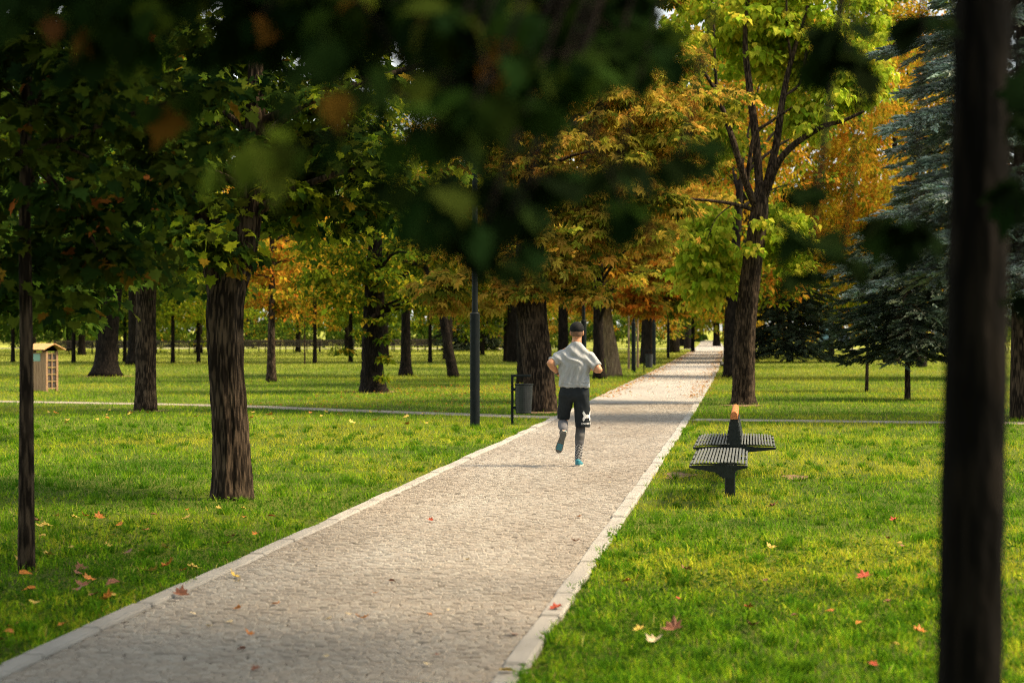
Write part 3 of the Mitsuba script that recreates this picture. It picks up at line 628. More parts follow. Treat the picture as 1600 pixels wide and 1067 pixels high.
BACK += [(1385, 566, 'gold', 3.6, 7.4, 5.2, .18), (1430, 562, 'gold', 3.4, 6.0, 4.6, .2), (1015, 557, 'bronze', 4.2, 10.5, 6, .3), (940, 560, 'bronze', 4.5, 12, 6, .3), (1075, 545, 'bronze', 3.6, 11, 6, .3), (1163, 560, 'bronze', 5.5, 13, 6, .3), (1420, 560, 'gold', 6.3, 13, 6.5, .25), (1400, 559, 'gold', 6.5, 9.0, 6.5, .2), (1175, 561, 'gold', 6.0, 8.5, 6.0, .2), (1085, 532, 'green', 5, 9, 6, .5), (1068, 540.5, 'bronze', 4, 10, 5.5, .45), (1150, 533, 'green', 4.5, 8.5, 6, .4), (1168, 541, 'dark', 3.6, 6.2, 4.4, .35), (1166, 578, 'gold', 3.2, 10.5, 6.2, .2), (1160, 567, 'gold', 5.2, 8.5, 5.6, .2), (1158, 568, 'bronze', 4.6, 14.5, 5.5, .2), (1398, 567, 'gold', 4.8, 11.5, 5.6, .2), (1420, 566, 'lime', 4.0, 17.0, 6.0, .2), (1170, 567, 'lime', 4.8, 18.5, 6.0, .2), (1168, 576, 'gold', 3.6, 16.5, 5.0, .2), (1010, 563, 'bronze', 3.4, 12.0, 5.0, .2), (1440, 574, 'gold', 3.4, 11, 5.5, .2), (800, 566, 'bronze', 4.5, 14, 6.5, .25), (700, 562, 'green', 4.5, 14, 6.5, .25), (880, 566, 'gold', 3.5, 14.5, 6.0, .25), (600, 560, 'green', 4.8, 13, 6.0, .25), (350, 571, 'lime', 2.8, 4.7, 3.0, .10), (492, 568, 'gold', 3.0, 4.8, 3.1, .10), (548, 566, 'lime', 3.2, 4.6, 3.2, .11), (672, 567, 'lime', 3.2, 4.6, 3.0, .10), (745, 566, 'gold', 3.0, 4.8, 3.1, .10), (790, 565, 'lime', 3.4, 4.8, 3.4, .12), (270, 568, 'lime', 3.2, 5.0, 3.2, .10), (20, 566, 'green', 3.6, 4.6, 3.3, .1), (115, 567, 'lime', 3.4, 4.8, 3.4, .1), (195, 566, 'green', 3.4, 4.8, 3.4, .1), (310, 566, 'lime', 3.2, 4.7, 3.3, .1), (1410, 562, 'gold', 5.0, 18, 6.0, .2), (-30, 560, 'green', 5, 6, 5.2, .3), (40, 552, 'dark', 5, 5.6, 5.2, .3), (110, 549, 'green', 5, 5.6, 5.3, .3), (1097, 527, 'green', 5, 9, 7, .4), (1131, 526, 'dark', 5.5, 9, 7.5, .4)]
# trees behind the camera, along the path the runner came from
BEHIND = [(-7.5, -6.0, 'green'), (5.5, -4.5, 'dark'), (-1.0, -11.0, 'green'), (8.0, -13.0, 'dark'), (-9.0, -16.0, 'dark'), (-13.0, 1.5, 'green')]
ORD = 'first second third fourth fifth sixth seventh eighth ninth tenth eleventh twelfth thirteenth fourteenth fifteenth sixteenth seventeenth eighteenth nineteenth twentieth twenty-first twenty-second twenty-third twenty-fourth twenty-fifth twenty-sixth'.split()
LAB = {'green': 'mid-green far tree behind the lawns', 'dark': 'dark green far tree behind the lawns', 'lime': 'yellow-green far tree behind the lawns', 'bronze': 'bronze-leaved far tree behind the lawns', 'gold': 'golden-orange far tree behind the lawns'}
for i, (px, yb, kd, rx, cz, rz, tr_) in enumerate(BACK):
    g = W(px, yb)
    nth = ORD[sum(b[2] == kd and b[0] < px for b in BACK)]
    k = thing('background_tree', f'{LAB[kd]}, {nth} of its colour from the left', 'tree', f'{kd} far trees')
    rot = rb.uniform(0, 360)
    scene[f'{k}__trunk'] = {**BTRUNK, 'to_world': T().translate(g.tolist()).rotate([0, 0, 1], rot).scale([tr_, tr_, cz])}
    scene[f'{k}__crown'] = {'type': 'instance', 'group': {'type': 'ref', 'id': f'crown_{kd}_{i % 2}'}, 'to_world': T().translate([g[0], g[1], cz]).rotate([0, 0, 1], rot).scale([rx, rx, rz])}
for i, (x_, y_, kd) in enumerate(BEHIND):
    k = thing('background_tree', 'tree standing behind the camera beside the near end of the path', 'tree', 'trees behind the camera')
    scene[f'{k}__trunk'] = {**BTRUNK, 'to_world': T().translate([x_, y_, 0]).scale([.22, .22, 4.5])}
    scene[f'{k}__crown'] = {'type': 'instance', 'group': {'type': 'ref', 'id': f'crown_{kd}_{i % 2}'}, 'to_world': T().translate([x_, y_, 5.2]).rotate([0, 0, 1], 70 * i).scale([4.2, 4.2, 4.2])}
# the wood that closes the view
n = 32000
th = rb.uniform(-.42, .22, n); dd = rb.uniform(285, 320, n)
hgt = 15 + 9 * meshkit.fbm(np.stack([th * 40, 0 * th, 0 * th], 1), 3)
zz = hgt * rb.random(n) ** .8
P = np.stack([np.sin(th) * dd, np.cos(th) * dd, zz], 1)
gap = np.abs(P[:, 0] - (1114 - 1176) / 11.2) > 1.6 + zz * .25 * 0
P = P[gap | (zz > 3.2)]
v, f, c = leaves('quad', P, norm(rb.normal(size=P.shape) + [0, 0, -.6]), rb.normal(size=P.shape) + [0, 0, 1.], rb.uniform(.8, 1.8, len(P)), palette(GREEN + DKGREEN + YELGR[:2] + ORANGE[1:3], (2, 2, 2, 2, 1, 2, 2, 1, 1, 1, 1, 1), rb, len(P), .2))
scene['wood'] = mikit.ply((v, f), 'leaf', color=c)
labels['wood'] = {'label': 'far wood of mixed autumn trees closing the view behind the park', 'category': 'wood', 'kind': 'stuff'}
# shrubs behind the bench row
for i, px in enumerate((20, 62, 100, 140, 190, 228, 262, 300, 340, 375, 415, 450, 490, 525, 560, 600, 640, 675, 715, 760, 800, 850, 900, 950, 1000)):
    g = W(px, 543.5 + rb.uniform(-1.2, 1.2)); r_ = rb.uniform(1.9, 2.9)
    k = thing('shrub', f'low green shrub behind the distant benches, {ORD[i]} from the left', 'shrub', 'shrubs behind the bench row')
    cen = crown_points(rb, g + [0, 0, r_ * .62], (r_ * 1.4, r_, r_ * .75), 30, .25, i, .2)
    v, f, c = clump_leaves(rb, cen, rb.uniform(.5, .8, len(cen)), 40, 'quad', .28, GREEN + DKGREEN[2:] + YELGR[:1], (2, 3, 3, 2, 2, 2, 1), .7, .5)
    scene[f'{k}__foliage'] = mikit.ply((v, f), 'leaf', color=c)

for (px, yb, r_) in ((228, 642, .42), (165, 588, 1.0), (583, 613, .7), (850, 645, .55), (1162, 634, .42)):
    c = W(px, yb); ang = np.linspace(0, 2 * np.pi, 25)[:-1]; q = r_ * (1 + .2 * np.sin(ang * 3 + px) + .12 * np.sin(ang * 7))
    v = np.vstack([c, np.stack([c[0] + q * np.cos(ang), c[1] + q * np.sin(ang) * 1.2, 0 * ang], 1)]); v[:, 2] = .010
    j = np.arange(24)
    struct('bare_soil', (v, np.stack([0 * j, 1 + j, 1 + (j + 1) % 24], 1)), 'dirt', 'bare soil round the foot of a trunk')
    DIRT.append((c, r_, r_ / 1.4))
# ------------------------------------------------------------------ street furniture
def cyl(r, z0, z1, sides=28, ch=.008, r1=None):
    r1 = r if r1 is None else r1
    m = trimesh.creation.revolve(np.array([[0, z0], [r - ch, z0], [r, z0 + ch], [r1, z1 - ch], [r1 - ch, z1], [0, z1]]), sections=sides)
    return np.array(m.vertices), np.array(m.faces)
def bar(a, b, w, h=None, ch=.003):
    """a chamfered bar from a to b"""
    a, b = np.array(a, float), np.array(b, float)
    h = w if h is None else h
    L = np.linalg.norm(b - a); x = (b - a) / L
    ref = np.array([0, 0, 1.]) if abs(x[2]) < .9 else np.array([0, 1., 0])
    y = norm(np.cross(ref, x)); z = np.cross(x, y)
    v, f = rbox(L, w, h, ch)
    return v @ np.array([x, y, z]) + (a + b) / 2, f
def turn(mesh, loc, rz): return placed(mesh, loc, rz)

def lamp(px, yb, label, arm=True):
    g = W(px, yb)
    k = thing('lamp_post', label, 'lamp post', 'black lamp posts along the path')
    part(k, 'sleeve', placed(cyl(.085, -.05, 2.0, 32, .022), g), 'black_paint', smooth=35)
    part(k, 'pole', placed(cyl(.052, 1.99, 5.0, 24, .006, .045), g), 'black_paint', smooth=35)
    part(k, 'arm', tube(bez(g + [0, 0, 4.9], g + [.1, 0, 5.45], g + [.78, 0, 5.35], 14), .028, 10), 'black_paint', smooth=True)
    prof = np.array([[0, .16], [.03, .16], [.05, .11], [.10, .06], [.13, -.10], [.125, -.10], [.09, .05], [0, .08]])
    m = trimesh.creation.revolve(prof, sections=24)
    part(k, 'lamp_shade', (np.array(m.vertices) + g + [.80, 0, 5.25], np.array(m.faces)), 'bin_metal', smooth=35)
    m = trimesh.creation.icosphere(2, .085)
    part(k, 'globe', (np.array(m.vertices) * [1, 1, .8] + g + [.80, 0, 5.17], np.array(m.faces)), 'lamp_glass', smooth=True)
    return k
for px, yb, lb in ((742, 668, 'nearest black lamp post with a thick lower sleeve, left of the litter bin'), (912, 600, 'black lamp post directly behind the runner'), (990, 582, 'black lamp post between the two thin brown stems'),
                   (1022, 571, 'black lamp post just beyond the far litter bin'), (1044, 560, 'farthest black lamp post, in front of the wide very dark trunk')):
    lamp(px, yb, lb)

def bin_(px, yb, label):
    g = W(px, yb)
    k = thing('litter_bin', label, 'litter bin', 'grey litter bins hung on black posts')
    part(k, 'post', placed(rbox(.045, .045, .88, .005, (0, 0, .41)), g), 'black_paint')
    part(k, 'top_bar', placed(rbox(.36, .045, .045, .005, (.158, 0, .8725)), g), 'black_paint')
    c = g + [.205, 0, 0]
    n = 30; ang = np.arange(n) * 2 * np.pi / n
    prof = [(0, .20), (.130, .20), (.140, .21), (.152, .45), (.158, .71), (.165, .715), (.165, .73), (.152, .73), (.148, .70), (.132, .24), (0, .24)]
    m = trimesh.creation.revolve(np.array(prof), sections=40)
    v = np.array(m.vertices); v[:, 0] += (v[:, 2] - .45) * .02
    part(k, 'bucket', (v + c, np.array(m.faces)), 'bin_metal', smooth=30)
    part(k, 'rim', (lambda t: (np.array(t.vertices) + c + [.005, 0, .715], np.array(t.faces)))(trimesh.creation.torus(.160, .012, major_sections=40, minor_sections=10)), 'black_paint', smooth=True)
    for z in (.30, .63):
        part(k, 'bracket', placed(rbox(.05, .03, .05, .004, (.045, 0, z)), g), 'black_paint')
    holes = []
    for a in np.linspace(0, 2 * np.pi, 30)[:-1]:
        for z in np.linspace(.27, .66, 11):
            rr = .1415 + (z - .21) * .031
            cx = np.array([math.sin(a), -math.cos(a), 0])
            u = np.array([math.cos(a), math.sin(a), 0]) * .0065; w_ = np.array([0, 0, .0065])
            p = cx * (rr + .0045) + [(z - .45) * .02, 0, z]
            holes.append((np.array([p - u - w_, p + u - w_, p + u + w_, p - u + w_]) + c, np.array([(0, 1, 2), (0, 2, 3)])))
    part(k, 'perforation', join(holes), 'black_paint', kind='stuff')
bin_(800.5, 663, 'grey perforated litter bin beside the thick chestnut trunk')
bin_(1006, 582, 'small far litter bin between the farther lamp posts')

# ---- the slatted bench unit seen along its length
def bench(px, yb, label):
    o = W(px, yb)
    k = thing('bench', label, 'bench', 'black slatted double benches')
    o = o + [.032, 0, 0]
    def add(name, mesh, bsdf='bench_paint', **kw): return part(k, name, (np.asarray(mesh[0]) + o, mesh[1]), bsdf, **kw)
    def prism(poly, y0, y1):
        m = trimesh.creation.extrude_polygon(sg.Polygon(poly), y1 - y0, engine='earcut')
        v = np.array(m.vertices); v = np.stack([v[:, 0], y0 + v[:, 2], v[:, 1]], 1)
        return v, np.array(m.faces)[:, ::-1]
    for y in (0.0, 2.95):
        add('post', bar((-.03, y, -.06), (-.03, y, .40), .105, .10, .008))
    m = trimesh.creation.cylinder(.056, 4.1, sections=28); v = np.array(m.vertices)
    add('beam', (np.stack([v[:, 0] - .03, v[:, 2] + 1.95, v[:, 1] + .29], 1), np.array(m.faces)), smooth=40)
    tt_ = trimesh.creation.torus(.047, .006, major_sections=28, minor_sections=8); v = np.array(tt_.vertices)
    add('beam_cap', (np.stack([v[:, 0] - .03, v[:, 2] - .103, v[:, 1] + .29], 1), np.array(tt_.faces)[:, ::-1]), 'slat_paint', smooth=True)
    SEATS = [(-.405, .155, -1.60, .80), (-.455, -.045, 1.62, 3.95), (.065, .455, 1.62, 3.95)]
    for (x0, x1, y0, y1), nsl in zip(SEATS, (17, 12, 12)):
        for i in range(nsl):
            x = x0 + (i + .5) * (x1 - x0) / nsl
            edge = min(i, nsl - 1 - i) if x0 < -.3 and x1 > .1 else (i if x0 < 0 else nsl - 1 - i)
            z = .445 - .028 * math.exp(-edge * .9) - .02 * abs(x)
            add('seat_slat', bar((x, y0, z), (x, y1, z), (x1 - x0) / nsl * .66, .014, .004), 'slat_paint')
        for y in np.linspace(y0 + .06, y1 - .06, 4):
            add('seat_rail', bar((x0 + .01, y, .424), (x1 - .01, y, .424), .012, .012, .002))
    for y in (-1.55, -.05, .72):
        add('seat_bracket', prism([(-.405, .405), (-.40, .385), (-.15, .345), (-.085, .29), (.03, .29), (.035, .36), (.15, .39), (.155, .408), (-.10, .418)], y, y + .05))
    for y in (1.64, 2.92, 3.86):
        add('seat_bracket', prism([(-.455, .405), (-.45, .385), (-.16, .35), (-.085, .28), (.03, .28), (.10, .35), (.45, .385), (.455, .405), (.10, .418), (-.12, .418)], y, y + .05))
        add('backrest_frame', prism([(-.085, .42), (.075, .42), (.03, .715), (-.04, .715)], y - .012, y + .062))
    for s in (-1, 1):
        for i in range(5):
            t = (i + .5) / 5.2
            x = -.005 + s * (.083 - .043 * t); z = .45 + .25 * t
            add('backrest_slat', bar((x, 1.69, z), (x, 3.86, z), .012, .034, .003))
    pts = [(-.045, .716), (.035, .716), (.036, .755), (.028, .782), (.012, .797), (-.005, .80), (-.022, .797), (-.038, .782), (-.046, .755)]
    add('top_rail', prism(pts, 1.60, 3.98), 'orange_wood', label='rounded orange wooden rail')
    return k
bench(1140.5, 775, 'black slatted bench with an orange rail, standing on the right lawn')
bench(1141, 586, 'far black slatted bench beside the dark trunk at the right edge of the path')

# ---- wooden box stand on the left lawn
g = W(70, 612)
k = thing('wooden_stand', 'small rough wooden hut-like stand with a slanted roof and open compartments on the left lawn', 'wooden stand')
RZ = -.62
def wp(name, mesh, bsdf, **kw): part(k, name, placed(mesh, g, RZ), bsdf, **kw)
for x in (-.30, .30):
    for y in (-.17, .17):
        wp('corner_post', rbox(.07, .07, 1.12, .006, (x, y, .56)), 'raw_wood')
for i in range(4):
    wp('front_board', rbox(.125, .022, 1.04, .004, (-.20 + .133 * i, -.18, .55)), 'raw_wood')
wp('sign', rbox(.34, .012, .20, .003, (-.10, -.199, .94)), 'green_sign', label='pale green sign')
for i in range(6):
    wp('shelf', rbox(.03, .28, .022, .003, (.315, 0, .10 + .19 * i)), 'raw_wood')
for i in range(5):
    wp('compartment', rbox(.03, .26, .15, .004, (.285, 0, .195 + .19 * i)), 'dark_wood')
wp('divider', rbox(.03, .03, 1.0, .003, (.318, 0, .56)), 'raw_wood')
for s in (-1, 1):
    v, f = rbox(.92, .40, .03, .004)
    a = s * .42
    v = v @ np.array([[1, 0, 0], [0, math.cos(a), math.sin(a)], [0, -math.sin(a), math.cos(a)]]) + [0, -s * .19 * -1 * -1, 1.23]
    wp('roof', (v, f), 'roof_board')
v = np.array([(x, y, z) for x in (-.33, .33) for y, z in ((-.2, 1.12), (.2, 1.12), (0, 1.28))])
wp('gable', (v, np.array([(0, 1, 2), (3, 5, 4), (0, 3, 4), (0, 4, 1), (1, 4, 5), (1, 5, 2), (2, 5, 3), (2, 3, 0)])), 'raw_wood')

# ---- the row of park benches far away on the left
for i, (px, yb) in enumerate(((104, 553.5), (126, 553.5), (168, 553), (191, 553), (262, 552.5), (286, 552.5), (313, 552.3), (333, 552.2), (398, 551.5), (421, 551.2), (442, 551), (463, 550.8), (484, 550.6), (515, 550), (536, 549.8), (600, 549), (628, 548.6), (649, 548.4), (668, 548.2))):
    g = W(px, yb); rz = .25
    k = thing('park_bench', f'dark wooden park bench in the long far row, {ORD[i]} from the left', 'bench', 'row of distant park benches')
    for q, (z, yy_) in enumerate(((.52, .22), (.64, .25), (.76, .28), (.88, .31))):
        part(k, 'backrest_slat', placed(rbox(1.8, .03, .105, .006, (0, -yy_ + .44, z)), g, rz), 'dark_wood')
    for q in range(3):
        part(k, 'seat_slat', placed(rbox(1.8, .11, .03, .006, (0, -.24 + .13 * q, .44)), g, rz), 'dark_wood')
    for x in (-.78, .78):
        part(k, 'leg', placed(join([rbox(.06, .42, .05, .006, (x, -.06, .40)), rbox(.06, .05, .42, .006, (x, -.24, .19)), rbox(.06, .05, .9, .006, (x, .17, .44))]), g, rz), 'black_paint')

# ---- booths by the far crossing
def booth(px, yb, w, h, bsdf, label):
    g = W(px, yb)
    k = thing('booth', label, 'booth')
    part(k, 'body', placed(rbox(w, w, h, .03, (0, 0, h / 2)), g, .3), bsdf)
    part(k, 'door', placed(rbox(w * .7, .03, h * .8, .01, (0, -w / 2 - .012, h * .45)), g, .3), bsdf)
    part(k, 'roof', placed(rbox(w * 1.08, w * 1.08, .10, .03, (0, 0, h + .05)), g, .3), 'booth_dark')
booth(1290, 545.5, .9, 2.0, 'booth_blue', 'small blue-green booth standing by the far crossing on the right')
booth(1319, 545.5, .75, 1.2, 'booth_dark', 'low dark blue box beside the blue-green booth')

# ------------------------------------------------------------------ the runner
scene['skin'] = {'type': 'principled', 'base_color': mikit.proc(lambda p, n, uv: mix((.46, .21, .105), (.60, .31, .175), fbm(p.x * 25, p.y * 25, p.z * 25, 3))), 'roughness': .5, 'specular': .4}
scene['shirt_cloth'] = {'type': 'principled', 'base_color': mikit.proc(lambda p, n, uv: mix((.30, .32, .335), (.40, .42, .435), noise(p.x * 260, p.y * 260, p.z * 260))), 'roughness': .75, 'sheen': .3, 'specular': .25}
scene['shorts_cloth'] = {'type': 'principled', 'base_color': mikit.proc(lambda p, n, uv: mix((.012, .016, .020), (.022, .028, .033), fbm(p.x * 30, p.y * 30, p.z * 30, 2))), 'roughness': .85, 'specular': .2}
scene['tights_cloth'] = {'type': 'principled', 'base_color': mikit.proc(lambda p, n, uv: mix((.05, .05, .05), (.10, .10, .10), noise(p.x * 300, p.y * 300, p.z * 300))), 'roughness': .7}
scene['sock_plain'] = {'type': 'principled', 'base_color': rgb(.10, .10, .11), 'roughness': .8}
def zig(p, n, uv):
    a = dr.sin(p.z * 190 + 2.2 * dr.sin(p.x * 110)) + .7 * dr.sin(p.x * 170 - p.z * 60)
    return mix((.035, .035, .04), (.38, .38, .38), sstep(-.15, .2, a) * .7)
scene['sock_pattern'] = {'type': 'principled', 'base_color': mikit.proc(zig), 'roughness': .8}
scene['cap_cloth'] = {'type': 'principled', 'base_color': rgb(.008, .009, .010), 'roughness': .8, 'specular': .2}
scene['shoe_teal'] = {'type': 'principled', 'base_color': mikit.proc(lambda p, n, uv: mix((.015, .13, .19), (.03, .26, .33), fbm(p.x * 60, p.y * 60, p.z * 60, 2))), 'roughness': .55}
scene['shoe_sole'] = {'type': 'principled', 'base_color': rgb(.13, .13, .12), 'roughness': .7}
scene['shoe_mid'] = {'type': 'principled', 'base_color': rgb(.50, .44, .36), 'roughness': .6}
scene['white_print'] = {'type': 'principled', 'base_color': rgb(.75, .75, .75), 'roughness': .6}
scene['watch_black'] = {'type': 'principled', 'base_color': rgb(.015, .015, .015), 'roughness': .35}

RO = W(903, 730)
def ball(c, r, n=28): return m3.Manifold.sphere(float(r), n).translate([float(x) for x in c])
def ell(c, r, n=32): return m3.Manifold.sphere(1.0, n).scale([float(x) for x in r]).translate([float(x) for x in c])
def chain(js):
    out = m3.Manifold()
    for (a, ra), (b, rb_) in zip(js[:-1], js[1:]):
        out = out + m3.Manifold.batch_hull([ball(a, ra), ball(b, rb_)])
    return out
def hull(*bs): return m3.Manifold.batch_hull(list(bs))
def smoothed(man, edge=.012, it=8, lamb=.5):
    v, f = tm(man.refine_to_length(edge))
    t = trimesh.Trimesh(v, f, process=True)
    if it: trimesh.smoothing.filter_taubin(t, lamb=lamb, nu=lamb + .03, iterations=it)
    return np.array(t.vertices), np.array(t.faces)
def at_r(mesh): return np.asarray(mesh[0]) + RO, mesh[1]

SL, SR = (-.205, .0, 1.395), (.152, .0, 1.378)            # shoulders
EL, ER = (-.335, -.10, 1.285), (.268, -.09, 1.205)
WL, WR = (-.262, .10, 1.165), (.165, .135, 1.225)
HL, HR = (-.125, .0, .93), (.045, .0, .925)
KL, KR = (-.195, .10, .555), (.030, .06, .50)
AL, AR = (-.150, -.27, .470), (.008, -.055, .105)
NB, NT = (-.020, .0, 1.50), (-.014, .02, 1.60)

def fingers(wrist, d, palm_n, thumb_side):
    """a loose running fist: palm and five bent fingers"""
    w = np.array(wrist); d = norm(np.array(d, float)); n_ = norm(np.array(palm_n, float) - d * np.dot(palm_n, d)); s = np.cross(n_, d) * thumb_side
    p0, p1 = w + d * .015, w + d * .085
    man = m3.Manifold.batch_hull([ball(p0 + s * .018, .019), ball(p0 - s * .018, .018), ball(p1 + s * .030, .015), ball(p1 - s * .028, .013)])
    for i, (o, L) in enumerate(((.030, .040), (.010, .045), (-.010, .041), (-.028, .032))):
        a = p1 + s * o; b = a + d * L * .75 + n_ * .014; c = b + n_ * L * .72 - d * .008; e = c - d * L * .55 + n_ * .004
        man = man + chain([(a, .0095), (b, .009), (c, .0085), (e, .008)])
    t0 = w + d * .03 + s * .024; t1 = t0 + s * .022 + d * .028 + n_ * .012; t2 = t1 + d * .028 + n_ * .018 - s * .01
    return man + chain([(t0, .013), (t1, .011), (t2, .0095)])
head = ell((-.014, .028, 1.672), (.074, .094, .112)) + ell((-.014, .070, 1.615), (.052, .050, .045)) + hull(ball((-.014, .118, 1.668), .010), ball((-.014, .128, 1.648), .012), ball((-.014, .112, 1.640), .014))
for s in (-1, 1):
    head = head + ell((-.014 + s * .077, .020, 1.660), (.012, .022, .034)) + ell((-.014 + s * .03, .112, 1.675), (.014, .010, .009))
head = head + hull(ball((-.032, .112, 1.612), .007), ball((.004, .112, 1.612), .007))
body = head + chain([(NB, .066), (NT, .056)]) + hull(ball((-.12, .02, 1.39), .045), ball((.07, .02, 1.38), .045), ball(NB, .05), ball(SL, .045), ball(SR, .045))
body = body + hull(ball((-.12, .03, 1.34), .075), ball((.07, .03, 1.33), .075), ball((-.11, .02, 1.0), .07), ball((.02, .02, 1.0), .07))
for sh, el, wr in ((SL, EL, WL), (SR, ER, WR)):
    el_, sh_ = np.array(el), np.array(sh)
    mid = sh_ * .5 + el_ * .5
    body = body + chain([(sh, .044), (mid + [0, .012, 0], .048), (el_ * .9 + sh_ * .1, .044), (el, .043)]) + chain([(el, .043), (el_ * .68 + np.array(wr) * .32 + [0, 0, -.004], .045), (np.array(wr) * .8 + el_ * .2, .031), (wr, .027)])
body = body + fingers(WL, np.array(WL) - np.array(EL) + [.03, .02, .03], (1, -.2, .1), 1) + fingers(WR, np.array(WR) - np.array(ER), (-1, -.2, .1), -1)
for hp, kn, an in ((HL, KL, AL), (HR, KR, AR)):
    h_, k_, a_ = map(np.array, (hp, kn, an))
    cb = k_ * .7 + a_ * .3
    off = np.array([0, -.02, 0]) if an is AR else np.array([0, -.01, -.02])
    body = body + chain([(h_, .088), (h_ * .5 + k_ * .5, .075), (k_, .052)]) + chain([(k_, .050), (cb + off, .056), (a_ * .62 + k_ * .38, .043), (a_, .036)])
foot_r = hull(ball((.008, -.075, .045), .032), ball((.008, .10, .035), .03), ball((.014, .15, .03), .024))
body = body + foot_r
a_ = np.array(AL); heel = np.array([-.138, -.385, .452]); toe = np.array([-.205, -.350, .235])
fd = norm(toe - heel); fn = norm(np.array([0.05, 1, .12]) - fd * np.dot([0.05, 1, .12], fd)); fs = np.cross(fd, fn)   # along the sole, out of its top, across
body = body + hull(ball(heel + fn * .05 + fd * .03, .03), ball(toe + fn * .035 - fd * .05, .026), ball(a_, .034))
k = thing('person', 'man in grey shirt, black shorts and cap running away along the path', 'person')
part(k, 'body', at_r(smoothed(body, .0145, 7)), 'skin', smooth=True)
# hair at the nape
hair = (ell((-.014, .018, 1.676), (.0775, .096, .112)) - ell((-.014, .075, 1.62), (.12, .085, .12))).trim_by_plane([0, -.1, 1.0], 1.61)
scene['hair_dark'] = {'type': 'principled', 'base_color': rgb(.16, .085, .05), 'roughness': .7}
part(k, 'hair', at_r(smoothed(hair, .012, 3)), 'hair_dark', smooth=True)

def wrinkle(v, f, fn):
    t = trimesh.Trimesh(v, f, process=False)
    return v + t.vertex_normals * fn(v)[:, None], f
# shirt: torso and short sleeves
sh = hull(ball((-.150, 0, 1.395), .064), ball((.100, 0, 1.382), .064), ball((-.020, .0, 1.505), .066), ball((-.165, -.01, 1.33), .085), ball((.110, -.01, 1.32), .085), ball((-.03, -.035, 1.42), .065))
sh = sh + hull(ball((-.160, -.005, 1.33), .090), ball((.100, -.005, 1.32), .090), ball((-.135, -.01, 1.15), .092), ball((.045, -.01, 1.15), .092), ball((-.045, -.045, 1.30), .085))
sh = sh + hull(ball((-.135, -.01, 1.16), .092), ball((.045, -.01, 1.16), .092), ball((-.142, -.01, .99), .100), ball((.050, -.01, .99), .100))
for s_, e_, q in ((SL, EL, .70), (SR, ER, .70)):
    s_, e_ = np.array(s_), np.array(e_)
    m_ = s_ * (1 - q) + e_ * q
    ax = norm(e_ - s_)
    sl = m3.Manifold.batch_hull([ball(s_ + [0, 0, .0], .056), ball(s_ * .55 + m_ * .45, .059), ball(m_ + ax * .03, .054), ball(s_ * .5 + np.array([-.03, 0, 1.36]) * .5, .066)]).trim_by_plane((-ax).tolist(), float(-(ax @ (m_ + ax * .012))))
    sh = sh + sl
sh = sh.trim_by_plane([.02, 0, 1.0], .992)
sh = sh - m3.Manifold.batch_hull([ball((-.019, .010, 1.575), .064), ball((-.016, .03, 1.68), .08)])
v, f = smoothed(sh, .010, 7)
def folds(v):
    x, y_, z = v.T
    back = np.clip(-y_ / .05, 0, 1)
    w = meshkit.noise(np.stack([x * 9 + z * 7, z * 4 - x * 3, y_ * 4], 1), 3)
    o = .010 * (np.abs(w - .5) * -2 + .6)
    diag = np.sin((x * .75 + z * .85) * 62 + 5 * meshkit.noise(np.stack([x * 8, z * 8, y_ * 0], 1), 5)) * np.exp(-((z - 1.38) / .09) ** 2)
    low = np.sin((x * 1.0 - z * .30) * 75 + 4 * meshkit.noise(np.stack([x * 7, z * 4, y_ * 0], 1), 8)) * np.exp(-((z - 1.13) / .12) ** 2)
    hem = np.sin(z * 170 + x * 18 + 4 * meshkit.noise(np.stack([x * 9, z * 9, y_ * 0], 1), 4)) * np.exp(-((z - 1.03) / .03) ** 2)
    return back * (1.7 * o + .012 * diag + .013 * low + .007 * hem) + .006 * (meshkit.noise(np.stack([x * 22, z * 16, y_ * 22], 1), 9) - .5)
part(k, 'shirt', at_r(wrinkle(v, f, folds)), 'shirt_cloth', smooth=True)
part(k, 'collar_mark', at_r(rbox(.016, .002, .008, .0005, (-.004, -.070, 1.508))), 'tights_cloth')
# shorts
so = hull(ball((-.125, -.005, .99), .094), ball((.035, -.005, .99), .094), ball((-.135, -.01, .90), .100), ball((.045, -.01, .90), .100))
legL = hull(ball((-.140, -.01, .90), .098), ball((-.185, .07, .66), .078), ball((-.192, .09, .56), .070)).trim_by_plane([.06, -.15, 1.0], .565)
legR = hull(ball((.045, -.01, .90), .100), ball((.050, .03, .66), .094), ball((.055, .045, .47), .092)).trim_by_plane([0, 0, 1.0], .497)
so = (so + legL + legR).trim_by_plane([0, 0, -1.0], -1.035)
v, f = smoothed(so, .011, 6)
part(k, 'shorts', at_r(wrinkle(v, f, lambda v: .006 * (meshkit.noise(v * [16, 10, 9], 3) - .5) + .003 * np.sin(v[:, 0] * 60 + v[:, 2] * 25))), 'shorts_cloth', smooth=True)
SHO = v[(v[:, 0] > -.03) & (v[:, 2] < .80)]
